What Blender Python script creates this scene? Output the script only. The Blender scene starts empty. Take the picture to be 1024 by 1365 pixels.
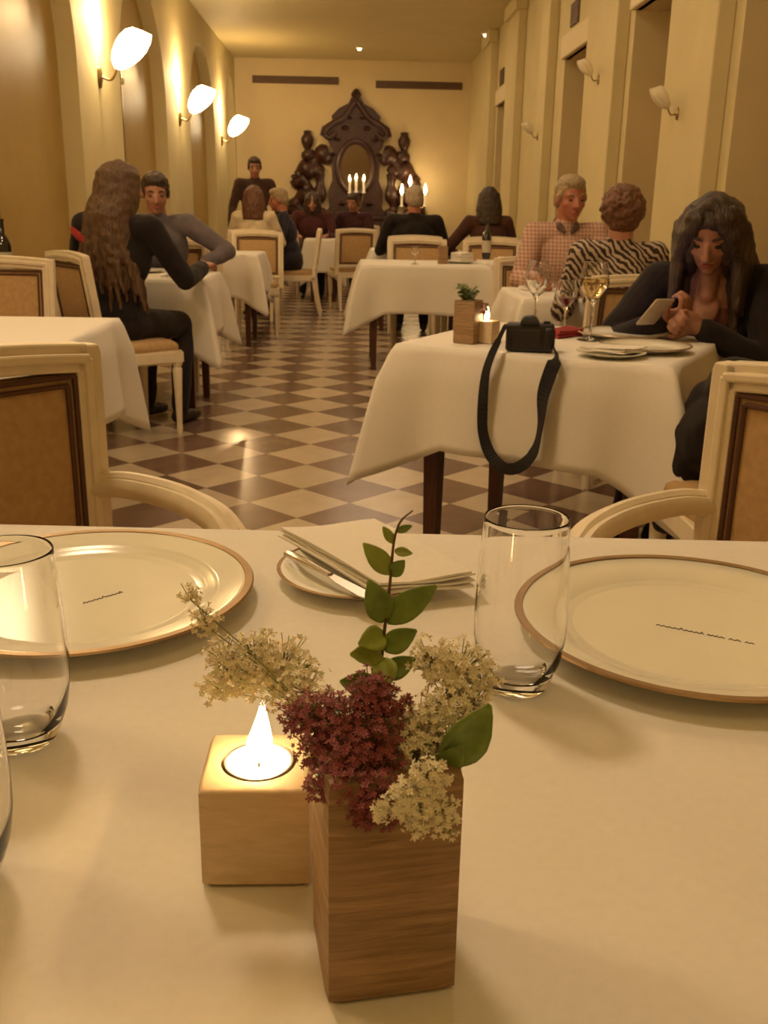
import bpy, bmesh, math, random
from mathutils import Vector, Matrix, noise

random.seed(11)
S = bpy.context.scene
COL = S.collection
PI = math.pi

# ---------------------------------------------------------------- camera
cam_data = bpy.data.cameras.new('camera')
cam_data.sensor_fit = 'VERTICAL'
cam_data.sensor_height = 36.0
cam_data.lens = 1290.0 / 1365.0 * 36.0
cam_data.clip_start = 0.02
cam_data.dof.use_dof = True
cam_data.dof.focus_distance = 0.75
cam_data.dof.aperture_fstop = 26.0
cam = bpy.data.objects.new('camera', cam_data)
COL.objects.link(cam)
_p, _y, _r = math.radians(17.418), math.radians(2.0786), math.radians(1.0)
fw = Vector((math.sin(_y)*math.cos(_p), math.cos(_y)*math.cos(_p), -math.sin(_p)))
rt = Vector((math.cos(_y), -math.sin(_y), 0))
up = rt.cross(fw)
cx = rt*math.cos(_r) + up*math.sin(_r)
cy = up*math.cos(_r) - rt*math.sin(_r)
cam.matrix_world = Matrix(((cx.x, cy.x, -fw.x, 0), (cx.y, cy.y, -fw.y, 0), (cx.z, cy.z, -fw.z, 1.13), (0, 0, 0, 1)))
S.camera = cam

# ---------------------------------------------------------------- light
S.view_settings.view_transform = 'Standard'
S.view_settings.look = 'None'
S.view_settings.gamma = 1.0
S.view_settings.use_curve_mapping = False
S.view_settings.exposure = 0.0

world = bpy.data.worlds.new('world')
S.world = world
world.use_nodes = True
world.node_tree.nodes['Background'].inputs[0].default_value = (1.0, 0.7, 0.4, 1)
world.node_tree.nodes['Background'].inputs[1].default_value = 0.02

LC = (0.92, 0.665, 0.425)          # warm lamp colour
SC = (1.0, 0.64, 0.30)
def lamp(name, kind, loc, energy, color=LC, size=0.1, rot=(0, 0, 0), spot=None):
    l = bpy.data.lights.new(name, kind)
    l.energy = energy
    l.color = color
    if kind == 'AREA':
        l.shape = 'DISK'
        l.size = size
    else:
        l.shadow_soft_size = size
    if kind == 'SPOT':
        l.spot_size = spot or 1.9
        l.spot_blend = 0.8
    o = bpy.data.objects.new(name, l)
    o.location = loc
    o.rotation_euler = rot
    COL.objects.link(o)
    return o

# broad soft fill lights added below the ceiling, apart from the downlight fittings
for xx, yy, e, sz in ((-0.7, 2.1, 44, 0.5), (0.5, 4.6, 24, 1.0), (0.3, 7.4, 26, 1.4), (0.3, 10.4, 24, 1.4), (0.3, 13.4, 20, 1.4), (0.3, 16.0, 13, 1.4)):
    lamp('ceiling_fill', 'AREA', (xx, yy, 3.46), e, size=sz)
lamp('ceiling_fill', 'AREA', (0.2, -0.6, 3.46), 12, size=1.4, color=(0.95, 0.66, 0.27))  # added yellow fill behind the camera, with no fitting there
EXPO = -0.33
S.view_settings.exposure = EXPO

# ---------------------------------------------------------------- materials
def _new(name):
    m = bpy.data.materials.new(name)
    m.use_nodes = True
    nt = m.node_tree
    return m, nt, nt.nodes['Principled BSDF'], nt.nodes, nt.links

def mat(name, col, rough=0.6, metal=0.0, var=0.08, scale=30, bump=0.0, bscale=200, spec=0.5, emit=None, es=0.0, sheen=0.0, sss=0.0, coat=0.0):
    """principled material whose colour wanders a little with a noise texture"""
    m, nt, p, n, l = _new(name)
    p.inputs['Roughness'].default_value = rough
    p.inputs['Metallic'].default_value = metal
    p.inputs['Specular IOR Level'].default_value = spec
    if sheen: p.inputs['Sheen Weight'].default_value = sheen
    if coat: p.inputs['Coat Weight'].default_value = coat
    if sss:
        p.inputs['Subsurface Weight'].default_value = sss
        p.inputs['Subsurface Scale'].default_value = 0.02
    tc = n.new('ShaderNodeTexCoord')
    nz = n.new('ShaderNodeTexNoise'); nz.inputs['Scale'].default_value = scale; nz.inputs['Detail'].default_value = 4
    l.new(tc.outputs['Object'], nz.inputs['Vector'])
    r = n.new('ShaderNodeValToRGB')
    r.color_ramp.elements[0].position = 0.3; r.color_ramp.elements[1].position = 0.7
    r.color_ramp.elements[0].color = tuple(c*(1-var) for c in col)+(1,)
    r.color_ramp.elements[1].color = tuple(min(1, c*(1+var)) for c in col)+(1,)
    l.new(nz.outputs['Fac'], r.inputs[0]); l.new(r.outputs[0], p.inputs['Base Color'])
    if bump:
        n2 = n.new('ShaderNodeTexNoise'); n2.inputs['Scale'].default_value = bscale; n2.inputs['Detail'].default_value = 3
        l.new(tc.outputs['Object'], n2.inputs['Vector'])
        b = n.new('ShaderNodeBump'); b.inputs['Strength'].default_value = bump; b.inputs['Distance'].default_value = 0.01
        l.new(n2.outputs['Fac'], b.inputs['Height']); l.new(b.outputs[0], p.inputs['Normal'])
    if emit:
        p.inputs['Emission Color'].default_value = emit+(1,)
        p.inputs['Emission Strength'].default_value = es
    return m

def glass(name, col=(1, 1, 1), rough=0.0, ior=1.45):
    m, nt, p, n, l = _new(name)
    p.inputs['Base Color'].default_value = col+(1,)
    p.inputs['Transmission Weight'].default_value = 1.0
    p.inputs['Roughness'].default_value = rough
    p.inputs['IOR'].default_value = ior
    return m

def wood(name, c0, c1, scale=(1, 1, 1), rough=0.45, freq=6.0, ang=(0, 0, 0)):
    m, nt, p, n, l = _new(name)
    tc = n.new('ShaderNodeTexCoord'); mp = n.new('ShaderNodeMapping')
    mp.inputs['Scale'].default_value = scale; mp.inputs['Rotation'].default_value = ang
    l.new(tc.outputs['Object'], mp.inputs['Vector'])
    nz = n.new('ShaderNodeTexNoise'); nz.inputs['Scale'].default_value = freq; nz.inputs['Detail'].default_value = 8; nz.inputs['Roughness'].default_value = 0.65; nz.inputs['Distortion'].default_value = 0.6
    l.new(mp.outputs[0], nz.inputs['Vector'])
    r = n.new('ShaderNodeValToRGB')
    e = r.color_ramp.elements
    e[0].position = 0.32; e[0].color = c0+(1,)
    e[1].position = 0.68; e[1].color = c1+(1,)
    l.new(nz.outputs['Fac'], r.inputs[0]); l.new(r.outputs[0], p.inputs['Base Color'])
    b = n.new('ShaderNodeBump'); b.inputs['Strength'].default_value = 0.25; b.inputs['Distance'].default_value = 0.002
    l.new(nz.outputs['Fac'], b.inputs['Height']); l.new(b.outputs[0], p.inputs['Normal'])
    p.inputs['Roughness'].default_value = rough
    return m

M = {}
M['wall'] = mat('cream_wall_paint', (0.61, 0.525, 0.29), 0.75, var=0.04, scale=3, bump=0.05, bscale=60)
M['back_wall'] = mat('back_wall_paint', (0.66, 0.55, 0.33), 0.75, var=0.03, scale=3, bump=0.05, bscale=60)
M['ceiling'] = mat('ceiling_paint', (0.56, 0.48, 0.26), 0.6, var=0.03, scale=2)
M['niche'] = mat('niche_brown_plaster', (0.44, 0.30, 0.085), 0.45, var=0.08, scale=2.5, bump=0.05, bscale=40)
M['lintel'] = mat('pale_lintel_paint', (0.72, 0.62, 0.40), 0.7, var=0.03)
M['blind'] = mat('brown_blind_fabric', (0.38, 0.20, 0.05), 0.8, var=0.1, scale=6)
M['grille'] = mat('dark_vent_metal', (0.12, 0.065, 0.035), 0.5, var=0.1)
M['cloth'] = mat('white_linen', (0.80, 0.765, 0.70), 0.85, var=0.02, scale=120, bump=0.06, bscale=900, spec=0.2, sheen=0.1)
M['napkin'] = mat('white_napkin_linen', (0.84, 0.80, 0.73), 0.85, var=0.02, scale=150, bump=0.06, bscale=900, spec=0.2)
M['chair_paint'] = mat('cream_chair_paint', (0.80, 0.70, 0.52), 0.42, var=0.05, scale=25)
M['upholstery'] = mat('tan_upholstery', (0.50, 0.33, 0.16), 0.75, var=0.1, scale=60, bump=0.1, bscale=500, spec=0.3)
M['piping'] = mat('dark_brown_piping', (0.10, 0.04, 0.02), 0.6, var=0.1)
M['table_wood'] = wood('dark_mahogany', (0.05, 0.014, 0.008), (0.11, 0.035, 0.018), (12, 12, 1.2), 0.35)
M['carved'] = wood('dark_carved_wood', (0.028, 0.010, 0.008), (0.075, 0.028, 0.02), (3, 3, 3), 0.4, 5)
M['vase_wood'] = wood('brown_oak_block', (0.20, 0.115, 0.055), (0.44, 0.28, 0.145), (6, 6, 90), 0.5, 3.0)
M['pale_wood'] = wood('pale_wood_block', (0.60, 0.46, 0.28), (0.74, 0.58, 0.38), (8, 8, 40), 0.5, 4.0)
M['china'] = mat('cream_china', (0.84, 0.82, 0.70), 0.16, var=0.015, scale=20)
M['gold'] = mat('brown_gold_rim', (0.42, 0.28, 0.15), 0.35, metal=0.6, var=0.08)
M['ink'] = mat('dark_brown_script', (0.10, 0.05, 0.025), 0.5, var=0.05)
M['steel'] = mat('silver_cutlery', (0.62, 0.58, 0.52), 0.22, metal=1.0, var=0.03)
M['alu'] = mat('tealight_aluminium', (0.7, 0.66, 0.6), 0.3, metal=1.0, var=0.03)
M['wax'] = mat('lit_white_wax', (0.9, 0.84, 0.7), 0.4, var=0.02, sss=0.6, emit=(1.0, 0.72, 0.35), es=3.5)  # candle-lit glow put into the wax as emission
M['wick'] = mat('black_wick', (0.02, 0.015, 0.01), 0.9)
M['flame'] = mat('candle_flame', (1, 0.8, 0.4), 0.9, emit=(1.0, 0.74, 0.36), es=30)
M['glass'] = glass('clear_glass')
M['wine_white'] = glass('white_wine', (0.95, 0.78, 0.42), ior=1.33)
M['wine_red'] = mat('red_wine', (0.16, 0.012, 0.016), 0.1, var=0.05, coat=0.5)
M['bottle'] = mat('dark_bottle_glass', (0.018, 0.016, 0.012), 0.08, var=0.1, coat=0.6)
M['foil'] = mat('bottle_label_paper', (0.55, 0.5, 0.4), 0.6)
M['shade_lit'] = mat('lit_shell_shade', (0.9, 0.85, 0.7), 0.5, emit=(1.0, 0.82, 0.50), es=16.0)
M['shade_off'] = mat('unlit_shell_shade', (0.80, 0.72, 0.54), 0.4, var=0.03)
M['brass'] = mat('aged_brass', (0.32, 0.21, 0.09), 0.35, metal=0.9, var=0.1)
M['spot'] = mat('downlight_bulb', (1, 0.9, 0.7), 0.5, emit=(1.0, 0.80, 0.5), es=6)
M['cam_body'] = mat('black_camera_body', (0.014, 0.011, 0.011), 0.45, var=0.2, scale=200, bump=0.1, bscale=900)
M['strap'] = mat('black_webbing', (0.016, 0.013, 0.014), 0.8, var=0.2, scale=200)
M['strap_mark'] = mat('strap_brown_lettering', (0.12, 0.05, 0.035), 0.7)
M['red_napkin'] = mat('red_napkin_cloth', (0.34, 0.03, 0.03), 0.8)
M['leaf'] = mat('fresh_green_leaf', (0.20, 0.30, 0.06), 0.42, var=0.25, scale=90)
M['leaf_light'] = mat('young_green_leaf', (0.32, 0.40, 0.08), 0.42, var=0.2, scale=90)
M['stem'] = mat('brown_green_stem', (0.13, 0.08, 0.03), 0.6, var=0.2)
M['stem_green'] = mat('pale_green_stem', (0.30, 0.30, 0.11), 0.6, var=0.2)
M['floret'] = mat('cream_florets', (0.92, 0.84, 0.63), 0.7, var=0.07, scale=300, sss=0.1)
M['red_floret'] = mat('burgundy_florets', (0.27, 0.06, 0.07), 0.65, var=0.35, scale=250, sheen=0.2)
M['pot_plant'] = mat('grey_green_leaves', (0.12, 0.16, 0.05), 0.6, var=0.3, scale=90)
M['mirror'] = mat('dark_mirror_glass', (0.20, 0.14, 0.085), 0.12, metal=0.9, var=0.05)
M['phone'] = mat('grey_phone_shell', (0.42, 0.34, 0.27), 0.35)
M['phone_screen'] = mat('lit_phone_screen', (0.1, 0.1, 0.2), 0.2, emit=(0.55, 0.5, 1.0), es=3.0)
M['candle'] = mat('ivory_candle', (0.85, 0.76, 0.55), 0.5, emit=(1.0, 0.7, 0.35), es=0.35)

# people
M['skin'] = mat('skin', (0.44, 0.205, 0.125), 0.5, var=0.1, scale=25, sss=0.15)
M['skin_ruddy'] = mat('ruddy_skin', (0.43, 0.16, 0.095), 0.5, var=0.12, scale=25, sss=0.15)
M['skin_dim'] = mat('tanned_skin', (0.36, 0.17, 0.11), 0.5, var=0.1, scale=25, sss=0.15)
M['lip'] = mat('lip', (0.30, 0.07, 0.06), 0.4)
M['eye'] = mat('dark_eye', (0.03, 0.02, 0.015), 0.15)
M['eyewhite'] = mat('eye_white', (0.6, 0.55, 0.5), 0.25)
def hairmat(name, col, var=0.45):
    m, nt, p, n, l = _new(name)
    tc = n.new('ShaderNodeTexCoord'); mp = n.new('ShaderNodeMapping'); mp.inputs['Scale'].default_value = (1, 1, 0.12)
    nz = n.new('ShaderNodeTexNoise'); nz.inputs['Scale'].default_value = 140; nz.inputs['Detail'].default_value = 5
    l.new(tc.outputs['Object'], mp.inputs[0]); l.new(mp.outputs[0], nz.inputs['Vector'])
    r = n.new('ShaderNodeValToRGB'); e = r.color_ramp.elements
    e[0].position = 0.3; e[0].color = tuple(c*(1-var) for c in col)+(1,)
    e[1].position = 0.7; e[1].color = tuple(c*(1+var) for c in col)+(1,)
    l.new(nz.outputs['Fac'], r.inputs[0]); l.new(r.outputs[0], p.inputs['Base Color'])
    b = n.new('ShaderNodeBump'); b.inputs['Strength'].default_value = 0.7; b.inputs['Distance'].default_value = 0.01
    l.new(nz.outputs['Fac'], b.inputs['Height']); l.new(b.outputs[0], p.inputs['Normal'])
    p.inputs['Roughness'].default_value = 0.5
    return m
M['hair_dark'] = hairmat('dark_brown_hair', (0.045, 0.026, 0.016))
M['hair_long'] = hairmat('long_brown_hair', (0.115, 0.062, 0.03))
M['hair_auburn'] = hairmat('auburn_hair', (0.13, 0.05, 0.022))
M['hair_curly'] = hairmat('curly_auburn_hair', (0.15, 0.062, 0.028))
M['hair_grey'] = hairmat('grey_blond_hair', (0.34, 0.25, 0.14), 0.3)
M['hair_white'] = hairmat('white_hair', (0.42, 0.34, 0.23), 0.25)
def fabric(name, col, var=0.15): return mat(name, col, 0.85, var=var, scale=14, bump=0.35, bscale=16, spec=0.2, sheen=0.1)
M['black_jacket'] = fabric('black_jacket_cloth', (0.017, 0.012, 0.012), 0.3)
M['rose_top'] = fabric('rose_brown_top', (0.17, 0.06, 0.042))
M['black_trousers'] = fabric('black_trouser_cloth', (0.014, 0.010, 0.011))
M['dark_jeans'] = fabric('dark_jean_cloth', (0.022, 0.016, 0.018))
M['blue_shirt'] = fabric('slate_blue_shirt_cloth', (0.13, 0.11, 0.125))
M['navy'] = fabric('navy_jacket_cloth', (0.03, 0.028, 0.04))
M['maroon'] = fabric('maroon_jacket_cloth', (0.07, 0.02, 0.02))
M['maroon_b'] = fabric('plum_jacket_cloth', (0.05, 0.018, 0.022))
M['brown_coat'] = fabric('brown_jacket_cloth', (0.075, 0.03, 0.022))
M['dark_jacket'] = fabric('charcoal_jacket_cloth', (0.02, 0.015, 0.016))
M['white_shirt'] = fabric('white_shirt_cloth', (0.62, 0.52, 0.36))
M['waiter'] = fabric('dark_brown_shirt_cloth', (0.06, 0.03, 0.02))
M['red_scarf'] = fabric('red_collar_cloth', (0.34, 0.03, 0.028))
M['collar'] = fabric('grey_collar_cloth', (0.14, 0.09, 0.08))
M['shoe'] = mat('black_leather_shoe', (0.012, 0.009, 0.009), 0.4)
def zebra():
    m, nt, p, n, l = _new('zebra_print_cloth')
    tc = n.new('ShaderNodeTexCoord'); mp = n.new('ShaderNodeMapping'); mp.inputs['Rotation'].default_value = (0.5, 0.75, 0.3)
    w = n.new('ShaderNodeTexWave'); w.inputs['Scale'].default_value = 13; w.inputs['Distortion'].default_value = 8; w.inputs['Detail'].default_value = 2.5; w.inputs['Detail Scale'].default_value = 1.2
    l.new(tc.outputs['Object'], mp.inputs[0]); l.new(mp.outputs[0], w.inputs['Vector'])
    r = n.new('ShaderNodeValToRGB'); e = r.color_ramp.elements
    e[0].position = 0.42; e[0].color = (0.035, 0.018, 0.016, 1); e[1].position = 0.62; e[1].color = (0.52, 0.42, 0.32, 1)
    l.new(w.outputs['Fac'], r.inputs[0]); l.new(r.outputs[0], p.inputs['Base Color']); p.inputs['Roughness'].default_value = 0.8
    return m
M['zebra'] = zebra()
def checked():
    m, nt, p, n, l = _new('pink_checked_cloth')
    tc = n.new('ShaderNodeTexCoord')
    outs = []
    for d in ('X', 'Z'):
        w = n.new('ShaderNodeTexWave'); w.bands_direction = d; w.inputs['Scale'].default_value = 16; w.inputs['Distortion'].default_value = 0.6
        l.new(tc.outputs['Object'], w.inputs['Vector']); outs.append(w.outputs['Fac'])
    a = n.new('ShaderNodeMath'); a.operation = 'ADD'; l.new(outs[0], a.inputs[0]); l.new(outs[1], a.inputs[1])
    h = n.new('ShaderNodeMath'); h.operation = 'MULTIPLY'; h.inputs[1].default_value = 0.5; l.new(a.outputs[0], h.inputs[0])
    r = n.new('ShaderNodeValToRGB'); e = r.color_ramp.elements
    e[0].position = 0.2; e[0].color = (0.36, 0.19, 0.15, 1); e[1].position = 0.7; e[1].color = (0.58, 0.40, 0.31, 1)
    l.new(h.outputs[0], r.inputs[0]); l.new(r.outputs[0], p.inputs['Base Color']); p.inputs['Roughness'].default_value = 0.85
    return m
M['checked'] = checked()

def floor_mat():
    m, nt, p, n, l = _new('checkered_stone_tiles')
    T = 0.2843
    tc = n.new('ShaderNodeTexCoord'); mp = n.new('ShaderNodeMapping'); mp.vector_type = 'TEXTURE'
    mp.inputs['Location'].default_value = (-0.003, 3.918, 0); mp.inputs['Rotation'].default_value = (0, 0, PI/4); mp.inputs['Scale'].default_value = (T, T, T)
    l.new(tc.outputs['Object'], mp.inputs[0])
    ad = n.new('ShaderNodeVectorMath'); ad.operation = 'ADD'; ad.inputs[1].default_value = (0.5, 0.5, 0.5)
    l.new(mp.outputs[0], ad.inputs[0])
    sx = n.new('ShaderNodeSeparateXYZ'); l.new(ad.outputs[0], sx.inputs[0])
    fl = []
    fr = []
    for k in ('X', 'Y'):
        f = n.new('ShaderNodeMath'); f.operation = 'FLOOR'; l.new(sx.outputs[k], f.inputs[0]); fl.append(f.outputs[0])
        g = n.new('ShaderNodeMath'); g.operation = 'FRACT'; l.new(sx.outputs[k], g.inputs[0])
        q = n.new('ShaderNodeMath'); q.operation = 'PINGPONG'; q.inputs[1].default_value = 0.5; l.new(g.outputs[0], q.inputs[0]); fr.append(q.outputs[0])
    a = n.new('ShaderNodeMath'); a.operation = 'ADD'; l.new(fl[0], a.inputs[0]); l.new(fl[1], a.inputs[1])
    md = n.new('ShaderNodeMath'); md.operation = 'FLOORED_MODULO'; md.inputs[1].default_value = 2; l.new(a.outputs[0], md.inputs[0])
    cv = n.new('ShaderNodeCombineXYZ'); l.new(fl[0], cv.inputs[0]); l.new(fl[1], cv.inputs[1])
    wn = n.new('ShaderNodeTexWhiteNoise'); wn.noise_dimensions = '2D'; l.new(cv.outputs[0], wn.inputs['Vector'])
    nz = n.new('ShaderNodeTexNoise'); nz.inputs['Scale'].default_value = 9; nz.inputs['Detail'].default_value = 6; l.new(tc.outputs['Object'], nz.inputs['Vector'])
    def ramp(c0, c1):
        r = n.new('ShaderNodeValToRGB'); e = r.color_ramp.elements
        e[0].position = 0.3; e[0].color = c0+(1,); e[1].position = 0.7; e[1].color = c1+(1,)
        l.new(nz.outputs['Fac'], r.inputs[0]); return r.outputs[0]
    dark = ramp((0.165, 0.10, 0.072), (0.21, 0.132, 0.095)); light = ramp((0.50, 0.41, 0.30), (0.57, 0.475, 0.35))
    mx = n.new('ShaderNodeMix'); mx.data_type = 'RGBA'; l.new(md.outputs[0], mx.inputs[0]); l.new(dark, mx.inputs[6]); l.new(light, mx.inputs[7])
    hv = n.new('ShaderNodeHueSaturation'); l.new(mx.outputs[2], hv.inputs['Color'])
    mr = n.new('ShaderNodeMapRange'); mr.inputs[3].default_value = 0.88; mr.inputs[4].default_value = 1.1; l.new(wn.outputs['Value'], mr.inputs[0]); l.new(mr.outputs[0], hv.inputs['Value'])
    mn = n.new('ShaderNodeMath'); mn.operation = 'MINIMUM'; l.new(fr[0], mn.inputs[0]); l.new(fr[1], mn.inputs[1])
    gt = n.new('ShaderNodeMath'); gt.operation = 'LESS_THAN'; gt.inputs[1].default_value = 0.006; l.new(mn.outputs[0], gt.inputs[0])
    m2 = n.new('ShaderNodeMix'); m2.data_type = 'RGBA'; l.new(gt.outputs[0], m2.inputs[0]); l.new(hv.outputs[0], m2.inputs[6]); m2.inputs[7].default_value = (0.2, 0.14, 0.09, 1)
    l.new(m2.outputs[2], p.inputs['Base Color'])
    p.inputs['Roughness'].default_value = 0.2
    p.inputs['Specular IOR Level'].default_value = 0.5
    return m
M['floor'] = floor_mat()

# ---------------------------------------------------------------- helpers
def link(o): COL.objects.link(o); return o

def finish(name, bm, m, parent=None, smooth=True, loc=None, rot=None, angle=0.7):
    bmesh.ops.recalc_face_normals(bm, faces=bm.faces[:])
    me = bpy.data.meshes.new(name)
    bm.to_mesh(me); bm.free()
    if m: me.materials.append(m)
    if smooth:
        for f in me.polygons: f.use_smooth = True
        try: me.set_sharp_from_angle(angle=angle)
        except Exception: pass
    o = link(bpy.data.objects.new(name, me))
    if parent: o.parent = parent
    if loc: o.location = loc
    if rot: o.rotation_euler = rot
    return o

def tag(o, label=None, cat=None, group=None, kind=None):
    if label: o['label'] = label
    if cat: o['category'] = cat
    if group: o['group'] = group
    if kind: o['kind'] = kind
    return o

def empty(name, loc=(0, 0, 0), rz=0, label=None, cat=None, group=None):
    o = bpy.data.objects.new(name, None); o.empty_display_size = 0.1
    link(o); o.location = loc; o.rotation_euler = (0, 0, rz)
    return tag(o, label, cat, group)

def dup(root, loc, rz, label, group=None, cat=None, scale=None):
    r = root.copy(); COL.objects.link(r); r.location = loc; r.rotation_euler = (0, 0, rz); r['label'] = label
    if group: r['group'] = group
    if cat: r['category'] = cat
    if scale: r.scale = (scale,)*3
    for ch in list(root.children):
        c = ch.copy(); COL.objects.link(c); c.parent = r
        for g in list(ch.children):
            d = g.copy(); COL.objects.link(d); d.parent = c
    return r

def box(bm, a, b, bev=0.0, seg=2, mtx=None):
    r = bmesh.ops.create_cube(bm, size=1.0)
    vs = r['verts']
    c = [(a[i]+b[i])/2 for i in range(3)]; s = [abs(b[i]-a[i]) for i in range(3)]
    for v in vs: v.co = Vector((c[0]+v.co.x*s[0], c[1]+v.co.y*s[1], c[2]+v.co.z*s[2]))
    if bev:
        es = list({e for v in vs for e in v.link_edges})
        r2 = bmesh.ops.bevel(bm, geom=es, offset=bev, segments=seg, affect='EDGES', profile=0.5)
        vs = list({v for v in r2['verts']} | {v for v in vs if v.is_valid})
    if mtx:
        for v in vs:
            if v.is_valid: v.co = mtx @ v.co
    return vs

def loft(bm, rings, caps=True, closed=True):
    """rings: lists of points with the same count"""
    R = [[bm.verts.new(p) for p in ring] for ring in rings]
    n = len(R[0])
    for i in range(len(R)-1):
        for j in range(n if closed else n-1):
            k = (j+1) % n
            try: bm.faces.new((R[i][j], R[i][k], R[i+1][k], R[i+1][j]))
            except ValueError: pass
    if caps and closed:
        for ring in (R[0], R[-1]):
            try: bm.faces.new(ring)
            except ValueError: pass
    return R

def lathe(bm, prof, seg=32, c=(0, 0, 0), mtx=None):
    """prof: (r, z) pairs from bottom to top; r=0 at an end closes it"""
    rows = []
    for r, z in prof:
        if r < 1e-6:
            p = Vector((c[0], c[1], c[2]+z)); p = mtx @ p if mtx else p
            rows.append([bm.verts.new(p)])
        else:
            row = []
            for i in range(seg):
                a = 2*PI*i/seg
                p = Vector((c[0]+r*math.cos(a), c[1]+r*math.sin(a), c[2]+z)); p = mtx @ p if mtx else p
                row.append(bm.verts.new(p))
            rows.append(row)
    for A, B in zip(rows, rows[1:]):
        for i in range(seg):
            k = (i+1) % seg
            if len(A) == 1 and len(B) == 1: continue
            if len(A) == 1: bm.faces.new((A[0], B[k], B[i]))
            elif len(B) == 1: bm.faces.new((A[i], A[k], B[0]))
            else: bm.faces.new((A[i], A[k], B[k], B[i]))

def frame_at(t, ref=Vector((0, 0, 1))):
    t = t.normalized()
    if abs(t.dot(ref)) > 0.95: ref = Vector((0, 1, 0))
    u = t.cross(ref).normalized(); v = u.cross(t).normalized()
    return u, v

def sweep(bm, pts, rad, seg=8, sx=1.0, sy=1.0, ref=(0, 0, 1), sq=False):
    """tube along pts; rad number or list; sx,sy squash the section; sq gives a rounded-square section"""
    pts = [Vector(p) for p in pts]
    n = len(pts)
    if not hasattr(rad, '__len__'): rad = [rad]*n
    rings = []
    for i, p in enumerate(pts):
        t = (pts[min(i+1, n-1)]-pts[max(i-1, 0)])
        u, v = frame_at(t, Vector(ref))
        ring = []
        for k in range(seg):
            a = 2*PI*(k+0.5)/seg
            c, s = math.cos(a), math.sin(a)
            if sq:
                q = max(abs(c), abs(s)); f = 0.75/q+0.25
                c, s = c*f, s*f
            ring.append(p+u*(c*rad[i]*sx)+v*(s*rad[i]*sy))
        rings.append(ring)
    loft(bm, rings)

def spline(pts, n=8):
    """Catmull-Rom through pts"""
    P = [Vector(p) for p in pts]
    P = [P[0]*2-P[1]]+P+[P[-1]*2-P[-2]]
    out = []
    for i in range(1, len(P)-2):
        for k in range(n):
            t = k/n
            a, b, c, d = P[i-1], P[i], P[i+1], P[i+2]
            out.append(0.5*((2*b)+(c-a)*t+(2*a-5*b+4*c-d)*t*t+(3*b-a-3*c+d)*t**3))
    out.append(P[-2])
    return out

def poly_prism(bm, pts, y0, y1):
    """pts: (x,z) outline, extruded between y0 and y1"""
    a = [bm.verts.new((x, y0, z)) for x, z in pts]; b = [bm.verts.new((x, y1, z)) for x, z in pts]
    n = len(pts)
    for i in range(n):
        k = (i+1) % n
        bm.faces.new((a[i], a[k], b[k], b[i]))
    bm.faces.new(a); bm.faces.new(b[::-1])

# ---------------------------------------------------------------- the room
Y0, Y1, XL, XR, ZC = -1.7, 17.8, -2.0, 2.0, 3.5
def struct(name, bm, m, smooth=False, parent=None):
    o = finish(name, bm, m, parent, smooth)
    if not parent: o['kind'] = 'structure'
    return o

bm = bmesh.new(); box(bm, (-2.6, Y0-0.2, -0.1), (2.6, Y1+0.2, 0)); struct('floor', bm, M['floor'])
bm = bmesh.new(); box(bm, (-2.6, Y0-0.2, ZC), (2.6, Y1+0.2, ZC+0.1)); struct('ceiling', bm, M['ceiling'])
bm = bmesh.new(); box(bm, (-2.6, Y1, 0), (2.6, Y1+0.15, ZC)); struct('wall_back', bm, M['back_wall'])
bm = bmesh.new(); box(bm, (-2.6, Y0-0.15, 0), (2.6, Y0, ZC)); struct('wall_front', bm, M['wall'])

# left wall: pilasters with tall round-headed niches between them
arches = [(-1.2, 0.75), (1.95, 4.2), (5.55, 7.72), (9.1, 11.25), (12.85, 15.1), (16.5, 17.65)]
ZT = 3.14
bm = bmesh.new()
def quad(bm, *ps): bm.faces.new([bm.verts.new(p) for p in ps])
edge = Y0
for a, b in arches:
    quad(bm, (XL, edge, 0), (XL, a, 0), (XL, a, ZC), (XL, edge, ZC))
    r = (b-a)/2; c = (a+b)/2; zs = ZT-r*0.95
    N = 28
    pts = [(c-r*math.cos(PI*i/N), zs+r*0.95*math.sin(PI*i/N)) for i in range(N+1)]
    for (y0, z0), (y1, z1) in zip(pts, pts[1:]):
        quad(bm, (XL, y0, z0), (XL, y1, z1), (XL, y1, ZC), (XL, y0, ZC))
        quad(bm, (XL, y0, z0), (XL-0.14, y0, z0), (XL-0.14, y1, z1), (XL, y1, z1))
    for yy in (a, b):
        quad(bm, (XL, yy, 0), (XL-0.14, yy, 0), (XL-0.14, yy, zs), (XL, yy, zs))
    edge = b
quad(bm, (XL, edge, 0), (XL, Y1, 0), (XL, Y1, ZC), (XL, edge, ZC))
box(bm, (-2.6, Y0, 0), (-2.5, Y1, ZC))
struct('wall_left', bm, M['wall'])
for i, (a, b) in enumerate(arches):
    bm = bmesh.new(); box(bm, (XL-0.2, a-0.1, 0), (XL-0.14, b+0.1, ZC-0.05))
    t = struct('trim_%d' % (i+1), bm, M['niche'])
    bm = bmesh.new(); box(bm, (XL-0.14, a+0.62, 0.1), (XL-0.128, a+0.645, ZT-0.35))
    finish('moulding_strip', bm, M['brass'], t, False)
    bm = bmesh.new(); lathe(bm, [(0, 0), (0.03, 0.0), (0.026, 0.02), (0, 0.032)], 12, mtx=Matrix.Translation((XL-0.128, a+0.632, 2.2)) @ Matrix.Rotation(PI/2, 4, 'Y'))
    finish('stud', bm, M['lintel'], t)
bm = bmesh.new()
edge = Y0
for a, b in arches+[(Y1, Y1)]:
    box(bm, (XL, edge+0.01, 0), (XL+0.02, a-0.01, 0.14), 0.004); edge = b
struct('baseboard_left', bm, M['chair_paint'])

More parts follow.
